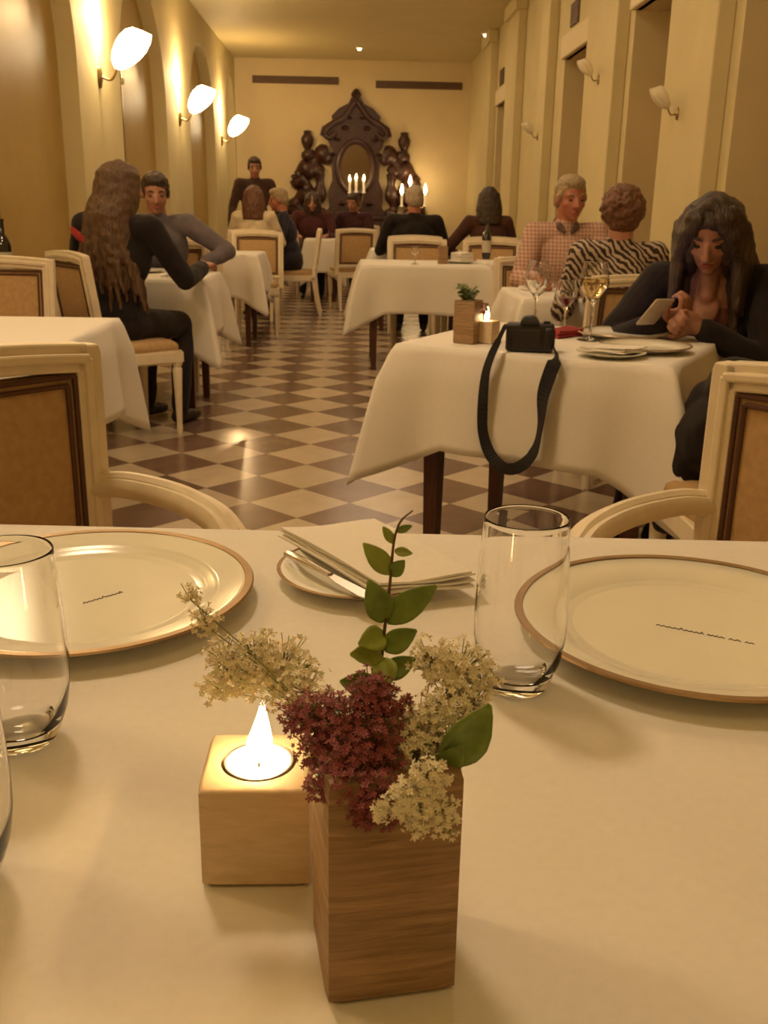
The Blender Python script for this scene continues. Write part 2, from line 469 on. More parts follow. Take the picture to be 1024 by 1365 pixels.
# right wall: deep window openings between pilasters, each with a pale lintel and a vent grille above
wins = [(0.2, 1.4), (2.35, 3.4), (4.62, 5.42), (6.5, 7.55), (8.75, 9.95), (13.25, 14.4)]
ZW = 2.5
bm = bmesh.new()
edge = Y0
for a, b in wins:
    box(bm, (XR, edge, 0), (XR+0.5, a, ZC)); box(bm, (XR, a, ZW), (XR+0.5, b, ZC)); edge = b
box(bm, (XR, edge, 0), (XR+0.5, Y1, ZC))
for y0, y1 in ((1.55, 2.2), (3.55, 4.5), (5.55, 6.38), (7.68, 8.62), (10.35, 10.8), (12.3, 13.1), (14.6, 15.3)):
    box(bm, (XR-0.1, y0, 0), (XR, y1, ZC), 0.01)
    box(bm, (XR-0.15, y0-0.04, ZC-0.16), (XR, y1+0.04, ZC), 0.015)
struct('wall_right', bm, M['wall'])
for i, (a, b) in enumerate(wins):
    bm = bmesh.new(); box(bm, (XR+0.42, a, 0), (XR+0.46, b, ZW))
    w = struct('window_%d' % (i+1), bm, M['blind'])
    bm = bmesh.new()
    N = 60
    f = [(XR+0.34+0.018*math.sin(k*1.05), a+0.02+(b-a-0.04)*k/N) for k in range(N+1)]
    for (x0, y0), (x1, y1) in zip(f, f[1:]): quad(bm, (x0, y0, 0.02), (x1, y1, 0.02), (x1, y1, ZW-0.06), (x0, y0, ZW-0.06))
    bmesh.ops.remove_doubles(bm, verts=bm.verts, dist=1e-4)
    c = finish('curtain', bm, M['blind'], w); c.modifiers.new('thick', 'SOLIDIFY').thickness = 0.006
    bm = bmesh.new(); box(bm, (XR-0.04, a-0.03, ZW), (XR+0.05, b+0.03, ZW+0.2), 0.012)
    finish('lintel', bm, M['lintel'], w, False)
    g = empty('vent_grille', (XR, (a+b)/2+0.25, 2.84), 0, 'dark square vent grille above the %s curtained window of the right wall' % ('first second third fourth fifth farthest'.split()[i]), 'vent', 'vent grilles of the right wall')
    bm = bmesh.new(); box(bm, (-0.012, -0.16, -0.1), (0.0, 0.16, 0.1), 0.002); finish('backing', bm, M['grille'], g, False)
    bm = bmesh.new()
    for k in range(8): box(bm, (-0.018, -0.16, -0.095+k*0.0245), (-0.012, 0.16, -0.080+k*0.0245))
    finish('slats', bm, M['grille'], g, False)
bm = bmesh.new(); box(bm, (XR-0.02, 14.5, 0), (XR, Y1, 0.14)); struct('baseboard_right', bm, M['chair_paint'])

# back wall: two long vent slots below the ceiling
for x0, x1, z, which in ((-1.70, -0.25, 3.17, 'left'), (0.38, 1.85, 3.13, 'right')):
    g = empty('vent_slot', ((x0+x1)/2, Y1, z), 0, 'long dark vent slot high on the back wall, %s of the two' % which, 'vent', 'vent slots on the back wall')
    hw = (x1-x0)/2
    bm = bmesh.new(); box(bm, (-hw, -0.015, -0.06), (hw, 0, 0.06), 0.004); finish('backing', bm, M['grille'], g, False)
    bm = bmesh.new()
    for k in range(3): box(bm, (-hw, -0.035, -0.045+k*0.035), (hw, -0.015, -0.03+k*0.035))
    finish('slats', bm, M['grille'], g, False)

# ceiling downlights
DL = [(0.75, 11.2, 'near the middle of the ceiling'), (1.75, 11.6, 'near the right wall'), (1.95, 14.9, 'far along the right wall'), (0.09, 16.4, 'close to the back wall')]
for x, y, w in DL:
    g = empty('downlight', (min(x, 1.85), y, ZC), 0, 'small glowing recessed ceiling spot '+w, 'ceiling light', 'ceiling spots')
    bm = bmesh.new(); lathe(bm, [(0.03, -0.02), (0.06, -0.02), (0.062, 0.0), (0.03, 0.0)], 20); finish('ring', bm, M['lintel'], g)
    bm = bmesh.new(); lathe(bm, [(0, -0.055), (0.028, -0.045), (0.036, -0.02), (0.03, -0.002), (0, -0.002)], 16); finish('bulb', bm, M['spot'], g)

# ---------------------------------------------------------------- wall sconces
def sconce(y, x_sign, z, lit, label, group):
    g = empty('wall_sconce', (XL if x_sign > 0 else XR-0.1, y, z), 0 if x_sign > 0 else PI, label, 'wall lamp', group)
    bm = bmesh.new(); lathe(bm, [(0, 0), (0.055, 0.0), (0.05, 0.018), (0.02, 0.03), (0, 0.03)], 20, mtx=Matrix.Translation((0, 0, -0.22)) @ Matrix.Rotation(PI/2, 4, 'Y') @ Matrix.Diagonal((1.6, 1, 1, 1)))
    finish('backplate', bm, M['brass'], g)
    bm = bmesh.new(); sweep(bm, spline([(0.02, 0, -0.22), (0.09, 0, -0.24), (0.13, 0, -0.19), (0.15, 0, -0.13)], 6), 0.011, 8); finish('arm', bm, M['brass'], g)
    # fluted shell shade tilted out from the wall
    mt = Matrix.Translation((0.15, 0, -0.13)) @ Matrix.Rotation(0.70, 4, 'Y')
    bm = bmesh.new()
    prof = [(0.012, -0.03), (0.05, -0.005), (0.085, 0.06), (0.104, 0.14), (0.108, 0.20), (0.096, 0.27), (0.070, 0.315), (0.064, 0.312), (0.09, 0.265), (0.1, 0.2), (0.096, 0.14), (0.077, 0.065), (0.045, 0.005), (0.0, -0.015)]
    seg = 40; rows = []
    for r, h in prof:
        rows.append([mt @ Vector((r*(1+0.07*math.cos(10*2*PI*i/seg))*math.cos(2*PI*i/seg), r*(1+0.07*math.cos(10*2*PI*i/seg))*math.sin(2*PI*i/seg), h+0.02*(h/0.23)*math.cos(2*PI*i/seg))) for i in range(seg)])
    loft(bm, rows)
    finish('shade', bm, M['shade_lit'] if lit else M['shade_off'], g)
    if lit:
        lamp('sconce_bulb', 'POINT', (XL+0.14, y, z+0.24), 46.0, SC, 0.06)
    else:
        g.scale = (0.42,)*3
sconce(4.85, 1, 2.32, True, 'lit shell wall sconce on the nearest left pilaster, above the frame', 'lit sconces of the left wall')
sconce(8.35, 1, 2.30, True, 'largest of the glowing shell sconces, on the left pilaster beside the long-haired woman', 'lit sconces of the left wall')
sconce(12.05, 1, 2.30, True, 'glowing shell sconce on the left wall, second of the three along the wall', 'lit sconces of the left wall')
sconce(15.8, 1, 2.30, True, 'smallest and farthest glowing shell sconce, on the left wall near the back', 'lit sconces of the left wall')
sconce(1.3, 1, 2.32, True, 'lit shell wall sconce on the left wall beside the near table', 'lit sconces of the left wall')
sconce(6.05, -1, 1.78, False, 'unlit pale wall lamp on the broad pilaster behind the dark-haired woman', 'unlit wall lamps of the right wall')
sconce(8.1, -1, 2.2, False, 'unlit pale wall lamp high on the pilaster above the curly-haired woman', 'unlit wall lamps of the right wall')
sconce(10.6, -1, 1.95, False, 'unlit pale wall lamp on the far pale pilaster of the right wall', 'unlit wall lamps of the right wall')

# ---------------------------------------------------------------- carved mirror and sideboard on the back wall
g = empty('sideboard', (0.05, Y1-0.34, 0), 0, 'dark wooden sideboard under the carved mirror on the back wall', 'sideboard')
bm = bmesh.new(); box(bm, (-1.25, -0.22, 0.1), (1.25, 0.22, 0.94), 0.01); finish('body', bm, M['carved'], g, False)
bm = bmesh.new(); box(bm, (-1.3, -0.26, 0.94), (1.3, 0.26, 1.0), 0.015); finish('top', bm, M['carved'], g, False)
for k in range(4):
    bm = bmesh.new(); box(bm, (-1.2+k*0.61, -0.24, 0.16), (-0.63+k*0.61, -0.22, 0.88), 0.008); d = finish('door', bm, M['carved'], g, False)
    bm = bmesh.new(); lathe(bm, [(0, 0), (0.018, 0), (0.018, 0.02), (0, 0.03)], 10, mtx=Matrix.Translation((-0.68+k*0.61, -0.24, 0.55)) @ Matrix.Rotation(PI/2, 4, 'X')); finish('knob', bm, M['brass'], d)
    bm = bmesh.new(); box(bm, ((-1.2, -1.2, 1.1, 1.1)[k], (-0.2, 0.1)[k % 2], 0), ((-1.1, -1.1, 1.2, 1.2)[k], (-0.1, 0.2)[k % 2], 0.1), 0.01); finish('foot', bm, M['carved'], g, False)

g = empty('carved_mirror', (0.05, Y1-0.03, 1.0), 0, 'large dark carved wooden mirror with stepped crest on the back wall', 'mirror')
K = 0.0134
half = [(0, 126), (6, 124), (10, 117), (22, 111), (31, 102), (30, 97), (43, 89), (46, 79), (37, 76), (33, 66), (28, 62), (31, 45), (30, 25), (36, 10), (34, -8), (40, -16), (40, -18), (0, -18)]
out = [(x*K, (z-9)*K+0.37) for x, z in half]; out = [(-x, z) for x, z in out[::-1][:-1]] + out[:-1][0:]
pts = [(x*K, z*K+0.25) for x, z in half]
full = pts + [(-x, z) for x, z in pts[::-1] if x > 0]
bm = bmesh.new(); poly_prism(bm, full, -0.05, 0.03); finish('frame', bm, M['carved'], g, False)
oz = 40*K+0.25
bm = bmesh.new()
ring = [Vector((0.30*math.cos(a), -0.06, oz+0.42*math.sin(a))) for a in [2*PI*k/48 for k in range(48)]]
rows = []
for i, p in enumerate(ring):
    d = Vector((math.cos(2*PI*i/48), 0, math.sin(2*PI*i/48)))
    rows.append([p+d*(0.055*math.cos(2*PI*k/8))+Vector((0, -0.05*math.sin(2*PI*k/8), 0)) for k in range(8)])
rows.append(rows[0]); loft(bm, rows, caps=False); bmesh.ops.remove_doubles(bm, verts=bm.verts, dist=1e-5)
finish('oval_moulding', bm, M['carved'], g)
bm = bmesh.new(); lathe(bm, [(0, 0), (1, 0), (1, 0.02), (0, 0.02)], 48, mtx=Matrix.Translation((0, -0.055, oz)) @ Matrix.Diagonal((0.29, 1, 0.41, 1)) @ Matrix.Rotation(PI/2, 4, 'X'))
finish('mirror_glass', bm, M['mirror'], g, False)
for s in (-1, 1):
    bm = bmesh.new()
    path = spline([(s*x*K, -0.02, z*K+0.25) for x, z in ((34, 58), (48, 52), (58, 40), (70, 34), (74, 26), (66, 20), (62, 8), (74, 0), (80, -10), (66, -18))], 6)
    sweep(bm, path, [0.135+0.045*math.sin(i*0.55) for i in range(len(path))], 10)
    path = spline([(s*x*K, -0.02, z*K+0.25) for x, z in ((62, 60), (58, 46), (48, 34), (46, 14), (50, -6), (46, -18))], 6)
    sweep(bm, path, [0.10+0.03*math.sin(i*0.7) for i in range(len(path))], 10)
    finish('side_scroll', bm, M['carved'], g)
    bm = bmesh.new(); lathe(bm, [(0, 0), (0.07, 0), (0.05, 0.05), (0.10, 0.14), (0.11, 0.22), (0.06, 0.3), (0.07, 0.34), (0, 0.36)], 16, (s*62*K, -0.02, 58*K+0.25)); finish('finial', bm, M['carved'], g)
    bm = bmesh.new(); sweep(bm, spline([(s*x*K, -0.07, z*K+0.25) for x, z in ((2, 118), (16, 100), (30, 92), (40, 82), (34, 76), (26, 82))], 6), [0.05]*31, 8); finish('crest_scroll', bm, M['carved'], g)
    for xx, zz, rr in ((14, 88, .07), (24, 74, .06), (8, 100, .05), (30, 56, .06), (18, -4, .07)):
        bm = bmesh.new(); lathe(bm, [(0, -rr*.6), (rr*.8, -rr*.3), (rr, 0), (rr*.6, rr*.4), (0, rr*.6)], 12, (s*xx*K, -0.06, zz*K+0.25)); finish('rosette', bm, M['carved'], g)
bm = bmesh.new(); lathe(bm, [(0, 0), (0.06, 0), (0.05, 0.04), (0.09, 0.1), (0.05, 0.17), (0, 0.2)], 16, (0, -0.02, 120*K+0.25)); finish('finial', bm, M['carved'], g)

def candelabrum(x, y, z0, flames, label, fs=1.0):
    g = empty('candelabrum', (x, y, z0), 0, label, 'candelabrum', 'three-candle candelabra before the mirror')
    bm = bmesh.new(); lathe(bm, [(0, 0), (0.09, 0), (0.08, 0.02), (0.02, 0.05), (0.016, 0.2), (0.03, 0.22), (0, 0.25)], 16); finish('stem', bm, M['brass'], g)
    for fx, fz in flames:
        bm = bmesh.new(); sweep(bm, spline([(0, 0, 0.16), (fx*0.5, 0, 0.13), (fx, 0, fz-0.26)], 6), 0.011, 8); finish('arm', bm, M['brass'], g)
        bm = bmesh.new(); lathe(bm, [(0, fz-0.27), (0.04, fz-0.25), (0.03, fz-0.24), (0.02, fz-0.24), (0.02, fz-0.07), (0, fz-0.07)], 12, (fx, 0, 0)); c = finish('candle', bm, M['candle'], g)
        bm = bmesh.new(); lathe(bm, [(0, fz-0.075), (0.022, fz-0.03), (0.03, fz), (0.022, fz+0.05), (0.008, fz+0.1), (0, fz+0.12)], 12, (fx, 0, 0))
        for vv in bm.verts: vv.co.z = fz-0.07+(vv.co.z-fz+0.07)*fs; vv.co.x = fx+(vv.co.x-fx)*fs
        finish('flame', bm, M['flame'], c)
candelabrum(0.06, Y1-0.42, 1.0, ((-0.11, 0.62), (0.0, 0.64), (0.13, 0.63)), 'three lit candles with pale holders in front of the oval mirror, standing in for its reflection', 0.62)  # solid candles added in place of a reflection in the mirror
candelabrum(1.0, Y1-0.42, 1.0, ((-0.16, 0.42), (-0.02, 0.56), (0.24, 0.43)), 'three bright candle flames right of the carved mirror, beyond the white-haired diner')
lamp('candle_glow', 'POINT', (1.1, Y1-0.45, 1.6), 7.0, SC, 0.05)

# ---------------------------------------------------------------- tables and cloths
def make_table(name, w, d, loc, rz, label, group=None, h=0.742, inset=0.07):
    g = empty(name, loc, rz, label, 'table', group)
    bm = bmesh.new(); box(bm, (-w/2, -d/2, h-0.028), (w/2, d/2, h), 0.006); finish('tabletop', bm, M['table_wood'], g, False)
    bm = bmesh.new()
    i = inset
    for a, b in (((-w/2+i, -d/2+i, h-0.11), (w/2-i, -d/2+i+0.025, h-0.028)), ((-w/2+i, d/2-i-0.025, h-0.11), (w/2-i, d/2-i, h-0.028)), ((-w/2+i, -d/2+i, h-0.11), (-w/2+i+0.025, d/2-i, h-0.028)), ((w/2-i-0.025, -d/2+i, h-0.11), (w/2-i, d/2-i, h-0.028))):
        box(bm, a, b)
    finish('apron', bm, M['table_wood'], g, False)
    for sx in (-1, 1):
        for sy in (-1, 1):
            bm = bmesh.new()
            x, y = sx*(w/2-i-0.02), sy*(d/2-i-0.02)
            rows = []
            for z, r in ((0, 0.019), (0.45, 0.025), (h-0.13, 0.031), (h-0.03, 0.031)):
                rows.append([(x+a*r, y+b*r, z) for a, b in ((-1, -1), (1, -1), (1, 1), (-1, 1))])
            loft(bm, rows); finish('leg', bm, M['table_wood'], g, False)
    return g

def make_cloth(w, d, drop, loc, rz, label, seed=1, group='white tablecloths', flare=0.10, top=0.75, tips=(1, 1, 1, 1)):
    """square cloth over a rectangular top: straight hems, corners that hang lower in pointed folds"""
    rnd = random.Random(seed)
    hw, hd = w/2+0.004, d/2+0.004
    P = []                                           # (x, y, nx, ny, corner weight, along)
    cn = [(-1, -1), (1, -1), (1, 1), (-1, 1)]
    CW = 0.17
    for k in range(4):
        (ax, ay), (bx, by) = cn[k], cn[(k+1) % 4]
        A = Vector((ax*hw, ay*hd)); B = Vector((bx*hw, by*hd)); L = (B-A).length; t = (B-A)/L; nrm = Vector((t.y, -t.x))
        n = 34
        for i in range(n):
            u = (i+0.5)/n
            u = u-0.10*math.sin(2*PI*u)              # denser towards the corners
            s = u*L
            e = min(s, L-s); which = k if s < L/2 else (k+1) % 4
            q = A+t*s
            c = max(0.0, 1-e/CW)
            cdir = Vector((cn[which][0], cn[which][1])).normalized()
            P.append((q, nrm, cdir, c*tips[which], e, s+k*3.1))
    bm = bmesh.new()
    rings = []
    ph = [rnd.random()*6 for _ in range(6)]
    for f in (0.35, 0.7, 0.93, 1.0):
        rings.append([(q.x*f, q.y*f, top+0.0015*math.sin(9*q.x*f+ph[0])*math.sin(8*q.y*f+ph[1])*(1 if f < 1 else 0)) for q, *_ in P])
    rows = 12
    for r in range(1, rows+1):
        t = r/rows
        ring = []
        for q, nrm, cdir, c, e, al in P:
            L = drop*(1+0.41*c**1.0)
            L += 0.010*math.sin(al*4+ph[2])*t
            wob = (0.010*math.sin(al*9+ph[3])+0.008*math.sin(al*17+ph[4]))*t*(1-c*0.5)
            fold = -0.045*math.exp(-((e-0.105)/0.05)**2)*t*(1 if c > -1 else 0)
            offn = 0.016*min(1, t*4)+0.02*t+wob+fold
            offc = flare*c*c*t**0.9
            zz = top-L*t if t > 0.1 else top-L*t*0.8
            pos = q+nrm*offn*(1-c*0.6)+cdir*(offc+0.022*c*min(1, t*4))
            ring.append((pos.x, pos.y, zz))
        rings.append(ring)
    R = loft(bm, rings, caps=False)
    cv = bm.verts.new((0, 0, top))
    n = len(R[0])
    for j in range(n): bm.faces.new((R[0][(j+1) % n], R[0][j], cv))
    o = finish('tablecloth', bm, M['cloth'], None, True, loc, (0, 0, rz), 1.4)
    md = o.modifiers.new('thickness', 'SOLIDIFY'); md.thickness = 0.0016; md.offset = -1
    tag(o, label, 'tablecloth', group)
    return o

RZR = math.radians(-30)
def set_table(w, d, x, y, rz, drop, tl, cl, seed, flare=0.1, tips=(1, 1, 1, 1)):
    make_table('dining_table', w, d, (x, y, 0), rz, tl, 'dining tables under white cloths')
    make_cloth(w, d, drop, (x, y, 0), rz, cl, seed, flare=flare, tips=tips)
ex, ey = Vector((math.cos(RZR), math.sin(RZR))), Vector((-math.sin(RZR), math.cos(RZR)))
RA = Vector((0.135, 2.87))                                   # near left corner of the turned table on the right
RC = RA+ex*0.80+ey*0.72
RM = RA+ex*0.40+ey*0.36
NTC = (0.035, 0.635)
set_table(1.0, 0.97, NTC[0], NTC[1], math.radians(-3), 0.20, 'near dining table that fills the foreground', 'white cloth of the foreground table with candle and flowers on it', 3, flare=0.05)
set_table(0.80, 0.72, RM.x, RM.y, RZR, 0.30, 'dark-legged dining table with the black camera on it', 'white cloth with a black camera strap hanging over its edge', 5, flare=0.12)
set_table(0.75, 0.66, 1.16, 4.80, 0, 0.30, 'dining table between the man in the checked shirt and the curly-haired woman', 'white cloth between the man in the checked shirt and the curly-haired woman', 6)
set_table(0.90, 0.78, 0.52, 7.38, 0, 0.34, 'dark-legged table with empty chairs behind, in the middle of the room', 'white cloth on the unoccupied table in the middle of the room', 7, flare=0.16)
set_table(0.62, 0.7, 1.32, 7.85, 0, 0.34, 'small table at the right, before the woman with shoulder-length dark hair', 'white cloth on the small table right of the middle one', 8)
set_table(0.85, 0.8, 0.62, 9.75, 0, 0.34, 'table in front of the white-haired diner', 'white cloth on the table before the white-haired diner', 9, flare=0.16)
set_table(0.85, 0.66, -1.24, 3.12, 0, 0.30, 'table at the left edge behind the left armchair', 'plain white cloth at the left edge behind the left armchair', 10, flare=0.07)
set_table(0.78, 0.74, -1.19, 5.66, 0, 0.32, 'table between the long-haired woman and the man in a slate shirt', 'white cloth between the long-haired woman and the man in a slate shirt', 12, flare=0.12)
set_table(0.7, 0.74, -1.13, 8.55, 0, 0.34, 'left-hand table behind the man in a slate shirt', 'white cloth on the left behind the man in a slate shirt', 13)
set_table(0.7, 0.74, -1.15, 11.6, 0, 0.34, 'far left table beside the man in the navy jacket', 'white cloth at far left beside the man in the navy jacket', 14)
set_table(0.45, 0.7, -0.36, 12.7, 0, 0.40, 'far small table in front of the carved mirror', 'white cloth with one low point, far off before the carved mirror', 15, flare=0.05)

# ---------------------------------------------------------------- chairs
REC = [0.14]
def slope(z): return -0.205-max(0, z-0.44)*REC[0]             # recline of the back
def chair_parts(g, arms):
    W, D = 0.225, 0.215
    P = M['chair_paint']
    # turned, tapering legs
    for sx in (-1, 1):
        for fy, r0 in ((D-0.03, 1.0), (-D+0.012, 0.95)):
            bm = bmesh.new(); x = sx*(W-0.028 if fy > 0 else W-0.042)
            if fy > 0: lathe(bm, [(0, 0), (0.013, 0), (0.016, 0.03), (0.014, 0.06), (0.019, 0.2), (0.025, 0.335), (0.02, 0.345), (0.027, 0.36), (0.027, 0.43), (0, 0.43)], 12, (x, fy, 0))
            else: sweep(bm, spline([(x, fy-0.07, 0), (x, fy-0.028, 0.2), (x, fy, 0.43)], 5), [0.015+0.0011*k for k in range(11)], 8, sq=True)
            finish('leg', bm, P, g)
    bm = bmesh.new(); 
    rows = []
    for z in (0.365, 0.43):
        rows.append([(-W, D, z), (W, D, z), (W-0.02, -D, z), (-W+0.02, -D, z)])
    loft(bm, rows)
    bmesh.ops.bevel(bm, geom=bm.edges[:], offset=0.008, segments=2, affect='EDGES'); finish('seat_frame', bm, P, g, True)
    # cushion
    bm = bmesh.new(); rows = []
    for z, s in ((0.43, 1.0), (0.445, 1.02), (0.462, 1.0), (0.474, 0.93), (0.48, 0.75), (0.483, 0.4), (0.484, 0.05)):
        ring = []
        for k in range(40):
            a = 2*PI*k/40; c, q = math.cos(a), math.sin(a); f = 1/max(abs(c), abs(q)); f = f*0.75+0.25*1.15
            wx = (W-0.008-0.02*(0.5-0.5*q)); ring.append((c*f*wx*s*0.97, q*f*(D-0.006)*s*0.97, z))
        rows.append(ring)
    loft(bm, rows); finish('seat', bm, M['upholstery'], g)
    # back: moulded rectangular frame, upholstered panel and dark piping
    Z0, Z1, HW = 0.50, 0.90, 0.215
    def bp(x, z, y=0.0): return (x, slope(z)+y, z)
    bm = bmesh.new()
    for sx in (-1, 1):
        rows = []
        for z in (0.40, 0.5, 0.7, 0.885, Z1):
            w = 0.024 if z < Z1 else 0.02
            rows.append([(sx*HW+a*w, slope(z)+b*0.019, z) for a, b in ((-1, -1), (1, -1), (1, 1), (-1, 1))])
        loft(bm, rows)
        rows = []
        for z in (0.515, 0.88):                              # raised bead on both faces
            rows.append([(sx*(HW-0.004)+a*0.008, slope(z)+b*0.026, z) for a, b in ((-1, -1), (1, -1), (1, 1), (-1, 1))])
        loft(bm, rows)
    for zc, hh in ((Z1-0.022, 0.024), (Z0, 0.02)):
        rows = []
        for k in range(9):
            x = -HW+2*HW*k/8; z = zc+(0.012*math.cos((k-4)/4*PI/2) if zc > 0.7 else 0)
            rows.append([(x, slope(z)+b*0.019, z+a*hh) for a, b in ((-1, -1), (1, -1), (1, 1), (-1, 1))])
        loft(bm, rows)
        rows = []
        for k in range(9):
            x = -HW+2*HW*k/8; z = zc+(0.012*math.cos((k-4)/4*PI/2) if zc > 0.7 else 0)
            rows.append([(x, slope(z)+b*0.026, z+a*0.008) for a, b in ((-1, -1), (1, -1), (1, 1), (-1, 1))])
        loft(bm, rows)
    o = finish('back_frame', bm, P, g, False)
    bv = o.modifiers.new('soft_edges', 'BEVEL'); bv.width = 0.004; bv.segments = 2
    bm = bmesh.new()
    NX, NZ = 8, 8
    for b in (1, -1):
        G = [[bm.verts.new(bp(-(HW-0.022)+2*(HW-0.022)*i/NX, Z0+0.018+(Z1-0.044-Z0-0.018)*j/NZ, b*(0.010+0.016*math.sin(PI*i/NX)**0.6*math.sin(PI*j/NZ)**0.6))) for j in range(NZ+1)] for i in range(NX+1)]
        for i in range(NX):
            for j in range(NZ): bm.faces.new((G[i][j], G[i+1][j], G[i+1][j+1], G[i][j+1]))
    finish('back_panel', bm, M['upholstery'], g)
    bm = bmesh.new()
    for b in (1, -1):
        for ins in (0.028, 0.042):
            c = [bp(-(HW-ins), Z0+ins-0.004, b*0.016), bp(HW-ins, Z0+ins-0.004, b*0.016), bp(HW-ins, Z1-0.02-ins, b*0.016), bp(-(HW-ins), Z1-0.02-ins, b*0.016)]
            for p, q in zip(c, c[1:]+c[:1]): sweep(bm, [p, q], 0.0042, 6)
    finish('piping', bm, M['piping'], g)
    if arms:
        for sx in (-1, 1):
            bm = bmesh.new()
            pth = spline([(sx*0.215, slope(0.66), 0.655), (sx*0.242, -0.14, 0.664), (sx*0.262, -0.03, 0.66), (sx*0.268, 0.05, 0.643), (sx*0.262, 0.10, 0.615)], 6)
            sweep(bm, pth, [0.021+0.005*i/24 for i in range(25)], 10, 1.1, 0.75, sq=True)
            sweep(bm, [Vector(p)+Vector((0, 0, 0.014)) for p in pth], 0.012, 8)
            lathe(bm, [(0, -0.03), (0.024, -0.026), (0.03, 0), (0.024, 0.026), (0, 0.03)], 12, mtx=Matrix.Translation((sx*0.262, 0.105, 0.608)) @ Matrix.Rotation(PI/2, 4, 'Y'))
            finish('armrest', bm, P, g)
            bm = bmesh.new(); sweep(bm, spline([(sx*0.258, 0.085, 0.60), (sx*0.25, 0.04, 0.54), (sx*0.232, 0.07, 0.46), (sx*0.218, 0.10, 0.40)], 6), 0.018, 8, sq=True); finish('arm_support', bm, P, g)

chairA = empty('armchair', (0, 0, 0), 0, '-', 'chair', 'white-framed chairs')
REC[0] = 0.0
chair_parts(chairA, True)
REC[0] = 0.14
chairS = empty('dining_chair', (0, 0, 0), 0, '-', 'chair', 'white-framed chairs')
chair_parts(chairS, False)
def put(proto, x, y, face, label, first=set(), scale=1.0):
    """face = direction (dx, dy) the sitter looks"""
    rz = math.atan2(-face[0], face[1])
    if proto.name not in first:
        first.add(proto.name); proto.location = (x, y, 0); proto.rotation_euler = (0, 0, rz); proto['label'] = label; proto.scale = (scale,)*3; return proto
    return dup(proto, (x, y, 0), rz, label, scale=scale)
def put_back(proto, corner, face, right, label, scale=1.0):
    """place by the top end of one back post: corner = (x, y) of the post, right = post is on the sitter's right (+1) or left (-1)"""
    f = Vector(face).normalized(); r = Vector((f.y, -f.x))
    c = Vector(corner)-r*(right*0.215*scale)+f*((0.205 if proto is chairA else 0.265)*scale)
    return put(proto, c.x, c.y, f, label, scale=scale)
put_back(chairA, (-0.445, 1.62), (0.75, -0.66), -1, 'white armchair with tan back panel at the left of the foreground table', 1.01)
put_back(chairA, (0.62, 1.56), (-0.80, -0.60), 1, 'white armchair with tan back panel at the right of the foreground table', 1.0)
put(chairS, 1.02, 2.27, (-1, 0), 'white chair with a black coat on its tan seat, right of the turned table')
put(chairS, 1.30, 3.46, (-0.42, -0.91), 'white chair the dark-haired woman with the phone sits on')
put(chairS, 1.17, 4.22, (-0.05, 1), 'white chair under the curly-haired woman in the zebra blouse', scale=0.98)
put(chairS, 1.06, 5.40, (0.1, -1), 'white chair the man in the checked shirt sits on', scale=0.97)
put(chairS, -1.50, 4.0, (0, -1), 'empty white chair with tan panel behind the left edge table')
put(chairS, -1.15, 4.98, (0.80, 0.60), 'white chair the long-haired woman sits on', scale=1.0)
put(chairS, -1.17, 6.30, (0.0, -1), 'white chair the man in a slate shirt sits on')
put(chairS, 0.52, 7.78, (0.0, -1), 'empty white chair at the back of the middle table, left of two')
put(chairS, 1.13, 7.80, (0.0, -1), 'empty white chair behind the middle table, right of two')
put(chairS, -1.22, 7.86, (0.0, 1), 'empty white chair at the near side of the second left table')
put(chairS, -0.88, 9.1, (0.0, -1), 'empty white chair at the far side of the second left table')
put(chairS, -1.0, 10.3, (0.0, 1), 'white chair under the auburn-haired diner in white')
put(chairS, -0.02, 11.55, (-0.25, 0.97), 'white chair standing beyond the aisle before the small far table', scale=1.0)
put(chairS, 0.55, 9.05, (0.0, 1), 'white chair the white-haired diner sits on')
put(chairS, 1.22, 9.0, (0.0, 1), 'white chair the woman with shoulder-length dark hair sits on')
put(chairS, -0.62, 10.9, (-1, 0.0), 'white chair the man in the navy jacket sits on')
put(chairS, -0.52, 13.3, (0.0, -1), 'white chair under the diner in maroon before the mirror')
put(chairS, 0.05, 13.6, (-0.4, -1), 'white chair under the diner in plum before the mirror')

# ---------------------------------------------------------------- things on the foreground table
ZT0 = 0.752
def rr_ring(h, z, n=40, rnd=0.12):
    """rounded square outline, half size h"""
    r = []
    for k in range(n):
        a = 2*PI*k/n; c, s = math.cos(a), math.sin(a)
        p = 26.0
        f = (abs(c)**p+abs(s)**p)**(-1/p)
        r.append((c*f*h, s*f*h, z))
    return r
def circ_ring(r, z, n=40): return [(r*math.cos(2*PI*k/n), r*math.sin(2*PI*k/n), z) for k in range(n)]

def block_vase(loc, rz, label, group):
    h = 0.033
    bm = bmesh.new()
    loft(bm, [rr_ring(h-0.002, 0), rr_ring(h, 0.002), rr_ring(h, 0.122), rr_ring(h-0.0012, 0.1245), rr_ring(h-0.004, 0.125), rr_ring(h-0.009, 0.125), rr_ring(h-0.010, 0.123), rr_ring(h-0.010, 0.03), rr_ring(0.004, 0.03)])
    o = finish('flower_vase', bm, M['vase_wood'], None, True, loc, (0, 0, rz), 0.6)
    return tag(o, label, 'vase', group)
VX, VY, VR = 0.0175, 0.4225, math.radians(9)
block_vase((VX, VY, ZT0), VR, 'tall brown wooden block vase holding flowers on the foreground table', 'wooden block vases')
block_vase((0.345, 2.90, ZT0), RZR, 'small-looking wooden block vase with a green plant beside the black camera', 'wooden block vases')

